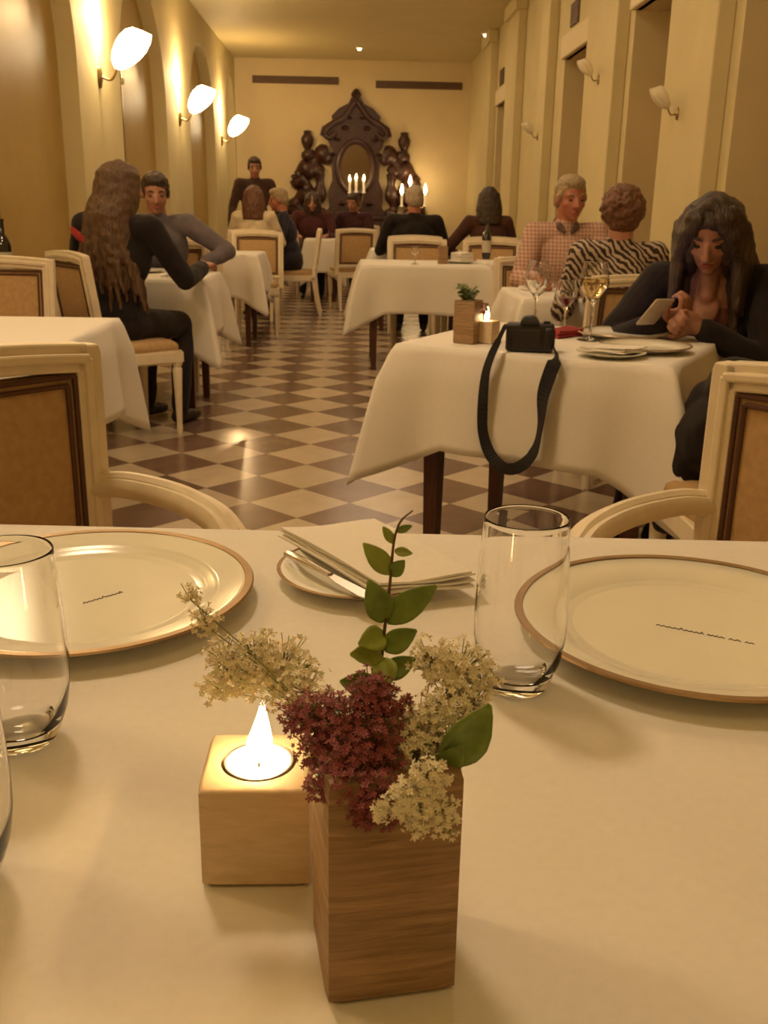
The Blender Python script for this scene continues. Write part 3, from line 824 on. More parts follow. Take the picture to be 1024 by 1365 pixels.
def candle_block(loc, rz, label, tl):
    h = 0.032
    bm = bmesh.new()
    loft(bm, [rr_ring(h-0.002, 0), rr_ring(h, 0.002), rr_ring(h, 0.0615), rr_ring(h-0.001, 0.063), rr_ring(h-0.003, 0.064), circ_ring(0.0225, 0.064), circ_ring(0.0222, 0.050), circ_ring(0.002, 0.050)])
    o = finish('candle_holder', bm, M['pale_wood'], None, True, loc, (0, 0, rz), 0.6)
    tag(o, label, 'candle holder', 'wooden candle cubes')
    z = loc[2]+0.0502
    g = empty('tealight', (loc[0], loc[1], z), 0, tl, 'candle', 'burning tealights')
    bm = bmesh.new(); lathe(bm, [(0, 0), (0.0195, 0), (0.0198, 0.0135), (0.0205, 0.014), (0.0192, 0.0138), (0.0190, 0.001), (0, 0.001)], 32); finish('cup', bm, M['alu'], g)
    bm = bmesh.new(); lathe(bm, [(0, 0.0012), (0.0188, 0.0012), (0.0188, 0.0105), (0.016, 0.0098), (0, 0.0095)], 32); finish('wax', bm, M['wax'], g)
    bm = bmesh.new(); sweep(bm, [(0, 0, 0.009), (0.0005, 0, 0.016), (0.0015, 0, 0.02)], 0.0008, 6); finish('wick', bm, M['wick'], g)
    bm = bmesh.new(); lathe(bm, [(0, 0.013), (0.0048, 0.0155), (0.0078, 0.021), (0.0074, 0.028), (0.0052, 0.036), (0.0030, 0.044), (0.0013, 0.051), (0, 0.055)], 16)
    for vv in bm.verts: vv.co.x += 0.003*math.sin(max(0, vv.co.z-0.02)*45)
    finish('flame', bm, M['flame'], g)
    return z
CX, CY = -0.0535, 0.506
cz = candle_block((CX, CY, ZT0), 0.0, 'pale wooden cube holding the bright tealight, left of the flower vase', 'burning tealight glowing in the wooden cube on the foreground table')
lamp('tealight_glow', 'POINT', (CX, CY, cz+0.036), 0.8, (1.0, 0.58, 0.2), 0.006)
cz = candle_block((0.402, 2.915, ZT0), RZR, 'wooden cube with a small burning tealight beside the black camera', 'small bright tealight in the wooden cube next to the black camera')
lamp('tealight_glow', 'POINT', (0.402, 2.915, cz+0.036), 0.6, (1.0, 0.58, 0.2), 0.006)

def charger(x, y, R, label, script=None, ribs=False, z=ZT0):
    g = empty('charger_plate', (x, y, z), 0, label, 'plate', 'large cream plates with a brown-gold rim')
    s = R/0.166
    bm = bmesh.new()
    pr = [(0, 0.0), (0.098, 0.0), (0.104, 0.003), (0.118, 0.006), (0.150, 0.0125), (0.164, 0.0155), (0.166, 0.0172), (0.164, 0.0185)]
    if ribs: pr += [(0.158-0.0028*k, 0.0176-0.0007*k+(0.0013 if k % 2 else 0)) for k in range(11)]
    pr += [(0.127, 0.0095), (0.121, 0.0072), (0.116, 0.0048), (0.108, 0.0042), (0.0, 0.004)]
    lathe(bm, [(r*s, h) for r, h in pr], 96); finish('dish', bm, M['china'], g, True, angle=1.2)
    bm = bmesh.new(); lathe(bm, [(r*s, h) for r, h in ((0.1585, 0.0182), (0.1655, 0.0164), (0.1672, 0.0172), (0.1658, 0.0190), (0.1590, 0.0187), (0.1585, 0.0182))], 96); finish('gold_rim', bm, M['gold'], g)
    if script:
        ox, oy, ang, L = script
        rnd = random.Random(5)
        bm = bmesh.new(); x0 = -L/2
        mt = Matrix.Translation((ox, oy, 0.0044)) @ Matrix.Rotation(ang, 4, 'Z')
        while x0 < L/2:
            w = rnd.uniform(0.003, 0.0055); hh = rnd.choice((0.0022, 0.0022, 0.0026, 0.0042))
            p = spline([(x0, 0, 0), (x0+w*0.35, hh, 0), (x0+w*0.7, hh*0.3, 0), (x0+w, 0.0002, 0)], 4)
            sweep(bm, [mt @ q for q in p], 0.00042, 5)
            x0 += w+(0.0035 if rnd.random() < 0.2 else 0.0002)
        finish('script_mark', bm, M['ink'], g)
    return g
charger(-0.264, 0.905, 0.166, 'large cream plate with ribbed rim in front of the left armchair', (0.02, -0.005, 0.75, 0.045), True)
charger(0.322, 0.828, 0.166, 'large cream plate with dark script across it in front of the right armchair', (0.008, -0.012, -0.50, 0.088), False)
charger(0.86, 3.08, 0.145, 'cream plate on the turned table in front of the hands holding the phone')
charger(0.845, 2.775, 0.13, 'cream plate near the corner of the turned table, nearest the right armchair')

def tumbler(x, y, label, z=ZT0, s=1.0, group='clear egg-shaped tumblers'):
    bm = bmesh.new()
    o_ = [(0, 0), (0.021, 0), (0.0245, 0.002), (0.029, 0.012), (0.0345, 0.028), (0.0375, 0.048), (0.0378, 0.068), (0.0368, 0.095), (0.0352, 0.122), (0.0340, 0.143), (0.0338, 0.1465), (0.0337, 0.1475)]
    i_ = [(0.0331, 0.1484), (0.0325, 0.1475), (0.0324, 0.1465), (0.0326, 0.143), (0.0338, 0.122), (0.0354, 0.095), (0.0364, 0.068), (0.036, 0.048), (0.0325, 0.029), (0.0255, 0.0165), (0.016, 0.0125), (0, 0.0115)]
    lathe(bm, [(r*s, h*s) for r, h in o_+i_], 64)
    o = finish('tumbler', bm, M['glass'], None, True, (x, y, z), None, 0.6)
    return tag(o, label, 'glass', group)
tumbler(0.139, 0.722, 'clear empty tumbler left of the right-hand cream plate')
tumbler(-0.2405, 0.638, 'clear empty tumbler in front of the left-hand cream plate')
tumbler(-0.2292, 0.478, 'clear tumbler cut off by the left edge of the photo, nearest glass')

# bread plate with folded napkin and a knife
g = empty('bread_plate', (0.012, 0.968, ZT0), 0, 'small cream plate under the folded napkin at the far side of the foreground table', 'plate')
bm = bmesh.new(); lathe(bm, [(0, 0), (0.05, 0), (0.055, 0.003), (0.088, 0.012), (0.089, 0.0135), (0.087, 0.0138), (0.056, 0.006), (0, 0.004)], 64); finish('dish', bm, M['china'], g, angle=1.2)
bm = bmesh.new(); lathe(bm, [(0.0855, 0.0134), (0.0888, 0.0125), (0.09, 0.0134), (0.0885, 0.0145), (0.0855, 0.0134)], 64); finish('gold_rim', bm, M['gold'], g)
def folded_napkin(corners, z, label, layers=4, th=0.0035, name='napkin', m='napkin', sag=None, group='folded white napkins'):
    c = [Vector((p[0], p[1], 0)) for p in corners]
    ctr = sum(c, Vector())/4
    bm = bmesh.new()
    N = 12
    for l in range(layers):
        k = 1-0.010*l
        q = [ctr+(p-ctr)*k+Vector((0.0015*((l*7) % 3-1), 0.001*((l*5) % 3-1), 0)) for p in c]
        top = []; bot = []
        for i in range(N+1):
            rt_ = []; rb = []
            for j in range(N+1):
                u, v = i/N, j/N
                p = (q[0]*(1-u)+q[1]*u)*(1-v)+(q[3]*(1-u)+q[2]*u)*v
                e = min(u, 1-u, v, 1-v)
                zz = z+l*th+0.0018*math.sin(u*5+l)+0.0015*math.sin(v*4+2*l)
                edge = 0.0012 if e == 0 else 0
                rt_.append(bm.verts.new((p.x, p.y, zz+th*0.985-edge*0.5))); rb.append(bm.verts.new((p.x, p.y, zz+edge*0.5)))
            top.append(rt_); bot.append(rb)
        for i in range(N):
            for j in range(N):
                bm.faces.new((top[i][j], top[i+1][j], top[i+1][j+1], top[i][j+1])); bm.faces.new((bot[i][j], bot[i][j+1], bot[i+1][j+1], bot[i+1][j]))
        ed = [(0, j) for j in range(N)]+[(i, N) for i in range(N)]+[(N, N-j) for j in range(N)]+[(N-i, 0) for i in range(N)]
        for (a, b), (a2, b2) in zip(ed, ed[1:]+ed[:1]):
            bm.faces.new((top[a][b], bot[a][b], bot[a2][b2], top[a2][b2]))
    o = finish(name, bm, M[m], None, True, (0, 0, 0), None, 1.2)
    # origin at its base
    off = Vector((ctr.x, ctr.y, z)); o.data.transform(Matrix.Translation(-off)); o.location = off
    return tag(o, label, 'napkin', group)
folded_napkin([(-0.082, 1.062), (0.030, 1.092), (0.128, 0.915), (0.030, 0.885)], ZT0+0.0135, 'white folded napkin lying on the small plate of the foreground table')
g = empty('butter_knife', (-0.02, 0.925, ZT0+0.0155), math.radians(-54), 'silver butter knife lying on the small plate beside the folded napkin', 'knife')
bm = bmesh.new(); sweep(bm, [(-0.083, 0, 0.004), (-0.08, 0, 0.004), (-0.04, 0, 0.004), (0.0, 0, 0.004)], [0.004, 0.0062, 0.0055, 0.004], 10, 1.0, 0.6); finish('handle', bm, M['steel'], g)
bm = bmesh.new(); pts = [(0, -0.004), (0.02, -0.008), (0.06, -0.010), (0.078, -0.006), (0.083, 0.0), (0.06, 0.005), (0.0, 0.004)]
rows = [[(x, y, z) for x, y in pts] for z in (0.0032, 0.0046)]; loft(bm, rows); finish('blade', bm, M['steel'], g, False)

# ---------------------------------------------------------------- flowers in the near vase
def florets_on(bm, pts, size, rnd):
    for p, nrm in pts:
        n_ = (Vector(nrm)+Vector((rnd.uniform(-.5, .5), rnd.uniform(-.5, .5), rnd.uniform(-.3, .5)))).normalized()
        u, v = frame_at(n_); s = size*rnd.uniform(0.75, 1.25); a0 = rnd.random()*6
        c = bm.verts.new(Vector(p)); 
        for k in range(5):
            a = a0+2*PI*k/5
            d = u*math.cos(a)+v*math.sin(a); d1 = u*math.cos(a-0.5)+v*math.sin(a-0.5); d2 = u*math.cos(a+0.5)+v*math.sin(a+0.5)
            q = [bm.verts.new(Vector(p)+d1*s*0.6+n_*s*0.22), bm.verts.new(Vector(p)+d*s+n_*s*0.35), bm.verts.new(Vector(p)+d2*s*0.6+n_*s*0.22)]
            bm.faces.new((c, q[0], q[1])); bm.faces.new((c, q[1], q[2]))
        lathe(bm, [(0, -0.3*s), (0.28*s, 0), (0.2*s, 0.3*s), (0, 0.36*s)], 5, mtx=Matrix.Translation(p) @ n_.to_track_quat('Z', 'Y').to_matrix().to_4x4())

def umbel_sprig(name, base, clumps, n, size, mfl, label, seed, cat='flower', toward=(0, -0.5, 0.9)):
    """a stem that forks to each clump; a clump = (centre, radius) filled with tiny florets on fine stalks"""
    rnd = random.Random(seed)
    g = empty(name, base, 0, label, cat, 'flowers in the wooden vase')
    B = Vector(base)
    bs = bmesh.new(); bf = bmesh.new()
    mid = sum((Vector(c) for c, r in clumps), Vector())/len(clumps)
    fork = B.lerp(mid, 0.35)+Vector((0, 0.006, -0.002))
    sweep(bs, [Vector((0, 0, -0.05)), Vector((0, 0, 0)), fork-B], 0.0009, 6)
    tot = sum(r*r for c, r in clumps)
    for c, r in clumps:
        C = Vector(c)
        sweep(bs, [fork-B, (fork.lerp(C, 0.55)+Vector((0, 0.004, -0.001)))-B, C-B-Vector(toward)*r*0.5], [0.0005, 0.0004, 0.0004], 5)
        pts = []
        for k in range(int(n*r*r/tot)):
            d = Vector((rnd.gauss(0, 1), rnd.gauss(0, 1), rnd.gauss(0, 1))).normalized()
            q = C+d*r*(rnd.random()**0.4)*rnd.uniform(0.8, 1.15)
            pts.append((q-B, d+Vector(toward)*0.7))
            if k % 3 == 0: sweep(bs, [C-B-Vector(toward)*r*0.5, q-B], 0.0003, 4)
        florets_on(bf, pts, size, rnd)
    finish('stem', bs, M['stem_green'], g); finish('florets', bf, mfl, g, False)
    return g
T = (VX, VY, ZT0+0.11)
umbel_sprig('white_flower_sprig', (VX-0.014, VY+0.012, ZT0+0.11), [((-0.087, 0.49, 0.928), .007), ((-0.080, 0.49, 0.914), .010), ((-0.070, 0.49, 0.893), .013), ((-0.053, 0.488, 0.897), .015), ((-0.036, 0.485, 0.893), .016), ((-0.058, 0.49, 0.879), .014), ((-0.042, 0.48, 0.877), .014), ((-0.024, 0.47, 0.884), .014), ((-0.073, 0.49, 0.874), .012), ((-0.066, 0.49, 0.884), .014), ((-0.046, 0.488, 0.888), .016), ((-0.028, 0.478, 0.891), .013)], 1050, 0.0023, M['floret'], 'pale cream flower sprig leaning left over the burning candle', 21)
umbel_sprig('white_flower_sprig', (VX+0.012, VY+0.0, ZT0+0.11), [((0.042, 0.44, 0.914), .013), ((0.056, 0.44, 0.912), .015), ((0.068, 0.44, 0.905), .010), ((0.050, 0.43, 0.897), .015), ((0.034, 0.425, 0.890), .013), ((0.049, 0.42, 0.880), .013), ((0.030, 0.415, 0.879), .011), ((0.062, 0.435, 0.893), .011)], 950, 0.0023, M['floret'], 'cream flower sprig standing at the right of the vase, above the round leaf', 22)
umbel_sprig('white_flower_sprig', (VX+0.008, VY-0.018, ZT0+0.112), [((0.036, 0.376, 0.888), .010), ((0.030, 0.374, 0.880), .011), ((0.022, 0.373, 0.876), .009), ((0.038, 0.372, 0.876), .011), ((0.015, 0.373, 0.873), .006), ((0.043, 0.372, 0.867), .008), ((0.030, 0.372, 0.869), .008)], 560, 0.0021, M['floret'], 'cream flower sprig drooping over the front face of the vase', 23, toward=(0, -0.9, 0.3))
umbel_sprig('burgundy_flower_sprig', (VX-0.006, VY-0.004, ZT0+0.112), [((0.010, 0.425, 0.903), .013), ((0.019, 0.425, 0.898), .012), ((0.0, 0.42, 0.894), .014), ((-0.014, 0.43, 0.889), .014), ((-0.026, 0.44, 0.883), .012), ((0.012, 0.41, 0.886), .015), ((-0.002, 0.405, 0.879), .014), ((-0.016, 0.42, 0.876), .012), ((0.018, 0.40, 0.874), .012), ((0.008, 0.393, 0.868), .012), ((-0.004, 0.396, 0.868), .009), ((0.016, 0.390, 0.861), .010), ((0.005, 0.388, 0.860), .007), ((0.001, 0.392, 0.874), .011), ((0.013, 0.389, 0.871), .011), ((-0.012, 0.400, 0.870), .010), ((0.010, 0.387, 0.864), .009)], 2300, 0.0021, M['red_floret'], 'burgundy red flower cluster in the middle of the wooden vase', 24)

def leaf_mesh(L, W, m, parent, base, tip_dir, normal, curl=0.25, name='leaf'):
    d = Vector(tip_dir).normalized(); nn = Vector(normal); nn = (nn-d*nn.dot(d)).normalized(); s = d.cross(nn)
    bm = bmesh.new(); NL, NW = 10, 6; G = []
    for i in range(NL+1):
        t = i/NL; w = W*0.5*(math.sin(PI*min(1, t*0.93+0.05))**0.8)*(1.12-0.35*t)
        row = []
        for j in range(NW+1):
            q = (j/NW-0.5)*2
            row.append(bm.verts.new(d*(L*t)+s*(w*q)+nn*(-curl*L*t*t*0.5+abs(q)*w*0.28+0.0004*math.sin(t*30)*abs(q))))
        G.append(row)
    for i in range(NL):
        for j in range(NW): bm.faces.new((G[i][j], G[i+1][j], G[i+1][j+1], G[i][j+1]))
    o = finish(name, bm, m, parent, True, base, None, 3.0)
    md = o.modifiers.new('thickness', 'SOLIDIFY'); md.thickness = 0.0005
    return o
B = Vector((VX-0.003, VY+0.022, ZT0+0.10))
g = empty('leafy_sprig', B, 0, 'upright sprig of green oval leaves rising from the middle of the vase', 'plant', 'flowers in the wooden vase')
st = [Vector(p) for p in ((VX-0.003, 0.443, 0.81), (0.0155, 0.45, 0.890), (0.0175, 0.452, 0.922), (0.020, 0.452, 0.950), (0.0215, 0.452, 0.972), (0.0245, 0.452, 0.983), (0.0305, 0.452, 0.989))]
bm = bmesh.new(); sp = spline(st, 6); sweep(bm, [p-B for p in sp], [0.0013-0.0009*i/len(sp) for i in range(len(sp))], 6); finish('stem', bm, M['stem'], g)
LV = [  # base, direction, length, width, light?
 ((0.0155, 0.45, 0.893), (-0.95, -0.2, 0.30), 0.021, 0.014, 0), ((0.0165, 0.45, 0.900), (0.85, 0.1, 0.45), 0.020, 0.012, 0),
 ((0.017, 0.451, 0.912), (-0.75, -0.5, 0.25), 0.019, 0.013, 1), ((0.017, 0.451, 0.910), (0.1, -0.7, -0.5), 0.016, 0.014, 1), ((0.0175, 0.451, 0.915), (0.7, -0.2, 0.55), 0.020, 0.013, 0),
 ((0.018, 0.452, 0.930), (-0.30, -0.3, 0.9), 0.026, 0.015, 0), ((0.0185, 0.452, 0.930), (0.72, -0.2, 0.66), 0.032, 0.015, 0), ((0.018, 0.452, 0.922), (-0.55, -0.6, 0.1), 0.018, 0.014, 1),
 ((0.0205, 0.452, 0.956), (-0.62, -0.1, 0.75), 0.021, 0.011, 1), ((0.0205, 0.452, 0.955), (0.5, -0.3, 0.75), 0.011, 0.008, 0), ((0.0215, 0.452, 0.972), (-0.5, 0, 0.8), 0.010, 0.005, 1), ((0.023, 0.452, 0.978), (0.8, -0.1, 0.4), 0.008, 0.004, 0), ((0.022, 0.452, 0.968), (0.8, -0.3, 0.0), 0.009, 0.005, 1)]
for b, d, L, W, lt in LV:
    leaf_mesh(L, W, M['leaf_light'] if lt else M['leaf'], g, Vector(b)-B, d, (0.1*d[0], -0.85, 0.5), 0.25)
B = Vector((VX+0.022, VY-0.016, ZT0+0.117))
g = empty('leaf_stalk', B, 0, 'single broad dark green leaf at the right rim of the vase', 'plant', 'flowers in the wooden vase')
bm = bmesh.new(); sweep(bm, [(-0.004, 0, -0.05), (0, 0, 0), (0.006, -0.002, 0.008)], 0.0011, 6); finish('stem', bm, M['stem'], g)
leaf_mesh(0.036, 0.024, M['leaf'], g, (0.006, -0.002, 0.008), (0.55, -0.05, 0.72), (0.35, -0.85, 0.3), 0.35)
leaf_mesh(0.020, 0.014, M['leaf'], g, (0.004, 0.0, 0.004), (0.30, -0.3, 0.5), (0.1, -0.9, 0.3), 0.3)

# ---------------------------------------------------------------- the turned table: plant, camera, glasses, bread plate
B = Vector((0.345, 2.90, ZT0+0.105))
g = empty('potted_sprig', B, 0, 'bushy green sprig in the wooden vase beside the black camera', 'plant')
rnd = random.Random(9)
bm = bmesh.new()
tips = []
for k in range(11):
    d = Vector((rnd.uniform(-1, 1)*0.55, rnd.uniform(-1, 1)*0.55, rnd.uniform(0.6, 1.2))); tp = d*rnd.uniform(0.035, 0.075); tips.append(tp)
    sweep(bm, [(d.x*0.01, d.y*0.01, -0.05), (0, 0, 0), tp], 0.001, 5)
finish('stem', bm, M['stem_green'], g)
for k, tp in enumerate(tips):
    for q in range(3):
        d = Vector((rnd.uniform(-1, 1), rnd.uniform(-1, 0.6), rnd.uniform(-0.1, 1)))
        leaf_mesh(0.026, 0.016, M['pot_plant'], g, tp*rnd.uniform(0.4, 1), d, (0, -0.6, 0.8), 0.3)
bm = bmesh.new(); florets_on(bm, [((0.045+rnd.uniform(-.012, .012), -0.01+rnd.uniform(-.01, .01), -0.004+rnd.uniform(-.014, .014)), (0, -1, 0.4)) for k in range(26)], 0.005, rnd); finish('small_red_flowers', bm, M['red_floret'], g, False)

g = empty('camera', (0.502, 2.735, ZT0), RZR*0.35, 'black camera with its strap hanging over the edge of the turned table', 'camera')
bm = bmesh.new(); box(bm, (-0.067, -0.026, 0), (0.067, 0.026, 0.078), 0.009, 3); box(bm, (0.038, -0.034, 0.004), (0.068, 0.03, 0.07), 0.01, 3); finish('body', bm, M['cam_body'], g)
bm = bmesh.new(); loft(bm, [[(-0.03, -0.03, 0.074), (0.026, -0.03, 0.074), (0.026, 0.026, 0.074), (-0.03, 0.026, 0.074)], [(-0.026, -0.028, 0.090), (0.020, -0.028, 0.090), (0.020, 0.022, 0.090), (-0.026, 0.022, 0.090)], [(-0.015, -0.02, 0.099), (0.010, -0.02, 0.099), (0.010, 0.015, 0.099), (-0.015, 0.015, 0.099)]]); bmesh.ops.bevel(bm, geom=bm.edges[:], offset=0.003, segments=2, affect='EDGES'); finish('viewfinder_hump', bm, M['cam_body'], g)
bm = bmesh.new(); lathe(bm, [(0, 0), (0.032, 0), (0.032, 0.02), (0.030, 0.022), (0.030, 0.05), (0.027, 0.052), (0.024, 0.045), (0, 0.045)], 32, mtx=Matrix.Translation((-0.004, 0.024, 0.04)) @ Matrix.Rotation(-PI/2, 4, 'X')); finish('lens', bm, M['cam_body'], g)
bm = bmesh.new(); box(bm, (-0.05, -0.0285, 0.012), (0.03, -0.0255, 0.062), 0.001); finish('screen', bm, mat('camera_screen_glass', (0.02, 0.016, 0.016), 0.2), g, False)
bm = bmesh.new(); lathe(bm, [(0, 0), (0.010, 0), (0.010, 0.008), (0, 0.009)], 20, (0.045, 0.0, 0.076)); finish('dial', bm, M['cam_body'], g)
# strap: flat webbing that falls over the cloth edge in a long loop
def onedge(x, z, off): return Vector((x, 2.87-(x-0.135)*0.577-off*1.155, z))
sp = spline([Vector((0.437, 2.742, 0.825)), Vector((0.425, 2.715, 0.818)), Vector((0.405, 2.685, 0.785)), onedge(0.385, 0.742, 0.045), onedge(0.372, 0.69, 0.055), onedge(0.368, 0.60, 0.062), onedge(0.372, 0.53, 0.068), onedge(0.395, 0.47, 0.072), onedge(0.435, 0.440, 0.075), onedge(0.475, 0.455, 0.072), onedge(0.505, 0.50, 0.068), onedge(0.517, 0.57, 0.062), onedge(0.520, 0.65, 0.055), onedge(0.535, 0.715, 0.048), onedge(0.55, 0.755, 0.03), Vector((0.562, 2.69, 0.772)), Vector((0.566, 2.715, 0.81))], 6)
GI = Matrix.Translation((0.502, 2.735, ZT0)) @ Matrix.Rotation(RZR*0.35, 4, 'Z')
GI.invert()
bm = bmesh.new(); rows = []
n = len(sp)
for i, p in enumerate(sp):
    t = (sp[min(i+1, n-1)]-sp[max(i-1, 0)]).normalized()
    tw = 0.55*math.sin(i*0.22)+0.35
    outn = Vector((-0.5, -0.866, 0.1)); side = t.cross(outn).normalized(); nn = side.cross(t).normalized()
    sd = (side*math.cos(tw)+nn*math.sin(tw)); nn = sd.cross(t).normalized()
    w = 0.008+0.009*max(0, math.sin(PI*(i/n-0.1)/0.8)) if 0.12 < i/n < 0.88 else 0.006
    if i/n > 0.6 and i/n < 0.85: w = 0.019
    rows.append([GI @ (p+sd*(w*a)+nn*(0.0014*b)) for a, b in ((-1, -1), (1, -1), (1, 1), (-1, 1))])
loft(bm, rows); finish('strap', bm, M['strap'], g, False)

def wine_glass(x, y, z, h, r, label, wine=None, level=0.45, group='stemmed wine glasses'):
    g = empty('wine_glass', (x, y, z), 0, label, 'glass', group)
    bh = h*0.52; s0 = h-bh
    bm = bmesh.new()
    prof = [(0, 0), (r*0.85, 0), (r*0.85, 0.002), (r*0.3, 0.005), (0.004, 0.012), (0.0036, s0-0.01), (0.008, s0)]
    bowl = [(r*math.sin(PI*0.5*min(1, t*1.9))**0.8*(1 if t < 0.55 else 1-0.22*(t-0.55)/0.45), s0+bh*t) for t in (0.06, 0.14, 0.25, 0.38, 0.5, 0.6, 0.75, 0.9, 0.985, 1.0)]
    inner = [(max(0, rr-0.0013), hh+0.0008) for rr, hh in bowl[::-1]]
    lathe(bm, prof+bowl+inner+[(0, s0+bh*0.05)], 36); finish('glass', bm, M['glass'], g, angle=0.6)
    if wine:
        bm = bmesh.new(); ins = [(max(0, rr-0.0022), hh+0.0012) for rr, hh in bowl if hh < s0+bh*level]
        lathe(bm, [(0, s0+bh*0.06)]+ins+[(0, ins[-1][1])], 32); finish('wine', bm, M[wine], g)
    return g
wine_glass(0.735, 2.99, ZT0, 0.235, 0.046, 'large wine glass half full of white wine on the turned table', 'wine_white', 0.62)
wine_glass(0.60, 3.20, ZT0, 0.225, 0.040, 'empty wine glass right behind the black camera on the turned table')
wine_glass(0.685, 3.14, ZT0, 0.17, 0.036, 'short wine glass with a little red wine beside the white wine glass', 'wine_red', 0.4)
folded_napkin([(0.645, 3.02), (0.74, 3.10), (0.70, 3.16), (0.62, 3.08)], ZT0, 'dark red folded napkin between the wine glasses on the turned table', 3, 0.008, m='red_napkin', group='red napkins')
g = empty('bread_plate', (0.715, 2.655, ZT0), 0, 'small cream plate with a folded napkin at the near edge of the turned table', 'plate')
bm = bmesh.new(); lathe(bm, [(0, 0), (0.055, 0), (0.06, 0.003), (0.094, 0.012), (0.095, 0.0135), (0.093, 0.0138), (0.06, 0.006), (0, 0.004)], 48); finish('dish', bm, M['china'], g, angle=1.2)
folded_napkin([(0.625, 2.66), (0.70, 2.72), (0.815, 2.655), (0.735, 2.595)], ZT0+0.0135, 'white folded napkin lying on the small plate of the turned table', 3, 0.004)

# ---------------------------------------------------------------- small things on the tables behind
def small_plate(x, y, label, r=0.12):
    bm = bmesh.new(); s = r/0.12
    lathe(bm, [(q*s, h) for q, h in [(0, 0), (0.07, 0), (0.08, 0.004), (0.118, 0.014), (0.12, 0.016), (0.117, 0.0165), (0.08, 0.008), (0, 0.005)]], 40)
    return tag(finish('plate', bm, M['china'], None, True, (x, y, ZT0), None, 1.2), label, 'plate', 'plates on the tables behind')
def bottle(x, y, z, label, h=0.30):
    g = empty('wine_bottle', (x, y, z), 0, label, 'bottle', 'dark bottles')
    bm = bmesh.new(); lathe(bm, [(0, 0), (0.036, 0), (0.038, 0.004), (0.038, h*0.6), (0.03, h*0.69), (0.015, h*0.77), (0.0135, h*0.97), (0.016, h*0.975), (0.016, h), (0, h)], 28); finish('glass', bm, M['bottle'], g)
    bm = bmesh.new(); lathe(bm, [(0.0383, h*0.18), (0.0388, h*0.18), (0.0388, h*0.5), (0.0383, h*0.5), (0.0383, h*0.18)], 28); finish('paper_band', bm, M['foil'], g)
    return g
tumbler(0.98, 4.92, 'clear tumbler on the table before the man in the checked shirt', s=0.8)
tumbler(0.90, 4.75, 'clear tumbler at the near left of the checked-shirt man\'s table', s=0.8)
wine_glass(1.02, 4.66, ZT0, 0.19, 0.036, 'wine glass on the table beside the raised dark sleeve of the curly-haired woman', 'wine_white', 0.4)
small_plate(1.2, 4.98, 'plate in front of the man in the checked shirt')
folded_napkin([(0.84, 4.98), (0.92, 5.02), (0.96, 4.93), (0.88, 4.9)], ZT0, 'crumpled pale napkin on the left of the checked-shirt man\'s table', 3, 0.006)
wine_glass(0.45, 7.18, ZT0, 0.12, 0.03, 'small stemmed glass on the middle table', None)
bm = bmesh.new(); loft(bm, [rr_ring(0.035, 0), rr_ring(0.035, 0.12), rr_ring(0.028, 0.125), rr_ring(0.026, 0.04), rr_ring(0.004, 0.04)])
tag(finish('wooden_vase', bm, M['vase_wood'], None, True, (0.66, 7.28, ZT0), None, 0.6), 'plain wooden block vase standing on the middle table', 'vase', 'wooden block vases')
small_plate(0.80, 7.42, 'stacked plate at the right end of the middle table', 0.13)
folded_napkin([(0.73, 7.4), (0.83, 7.48), (0.9, 7.4), (0.8, 7.33)], ZT0+0.0165, 'white napkin folded on the plate of the middle table', 5, 0.012)
folded_napkin([(1.12, 7.66), (1.3, 7.72), (1.34, 7.6), (1.16, 7.55)], ZT0, 'white napkin on the small table right of the middle one', 4, 0.010)
wine_glass(-1.02, 5.52, ZT0, 0.21, 0.042, 'wine glass with a little red wine by the long-haired woman\'s right arm', 'wine_red', 0.25)
tumbler(-0.96, 5.44, 'clear tumbler at the near edge of the long-haired woman\'s table', s=0.75)
wine_glass(-1.30, 5.80, ZT0, 0.21, 0.04, 'wine glass in front of the man in a slate shirt', None)
small_plate(-1.2, 5.85, 'plate in front of the man in a slate shirt')
# narrow service table by the left wall with glasses and a bottle
set_table(0.34, 0.5, -1.79, 4.75, 0, 0.25, 'narrow service table against the left wall', 'white cloth on the narrow table against the left wall', 31, flare=0.03)
bottle(-1.66, 4.82, ZT0, 'dark green bottle standing left of the long-haired woman')
wine_glass(-1.78, 4.70, ZT0, 0.20, 0.036, 'wine glass at the left edge of the photo above the empty chair', None)
wine_glass(-1.70, 4.60, ZT0, 0.20, 0.036, 'wine glass beside the dark green bottle at the left', None)
tumbler(-1.68, 4.70, 'tumbler below the dark green bottle at the left', s=0.75)
tumbler(-1.84, 4.84, 'tumbler at the left wall behind the wine glasses', s=0.75)
# and one by the right wall behind the dark-haired woman
set_table(0.26, 0.5, 1.66, 4.35, 0, 0.25, 'narrow service table against the right wall', 'white cloth on the narrow table against the right wall', 32, flare=0.03)
bottle(1.68, 4.28, ZT0, 'dark bottle at the right edge behind the dark-haired woman', 0.31)
bottle(1.08, 8.05, ZT0-0.0, 'dark bottle on the small table before the woman with shoulder-length hair', 0.29)

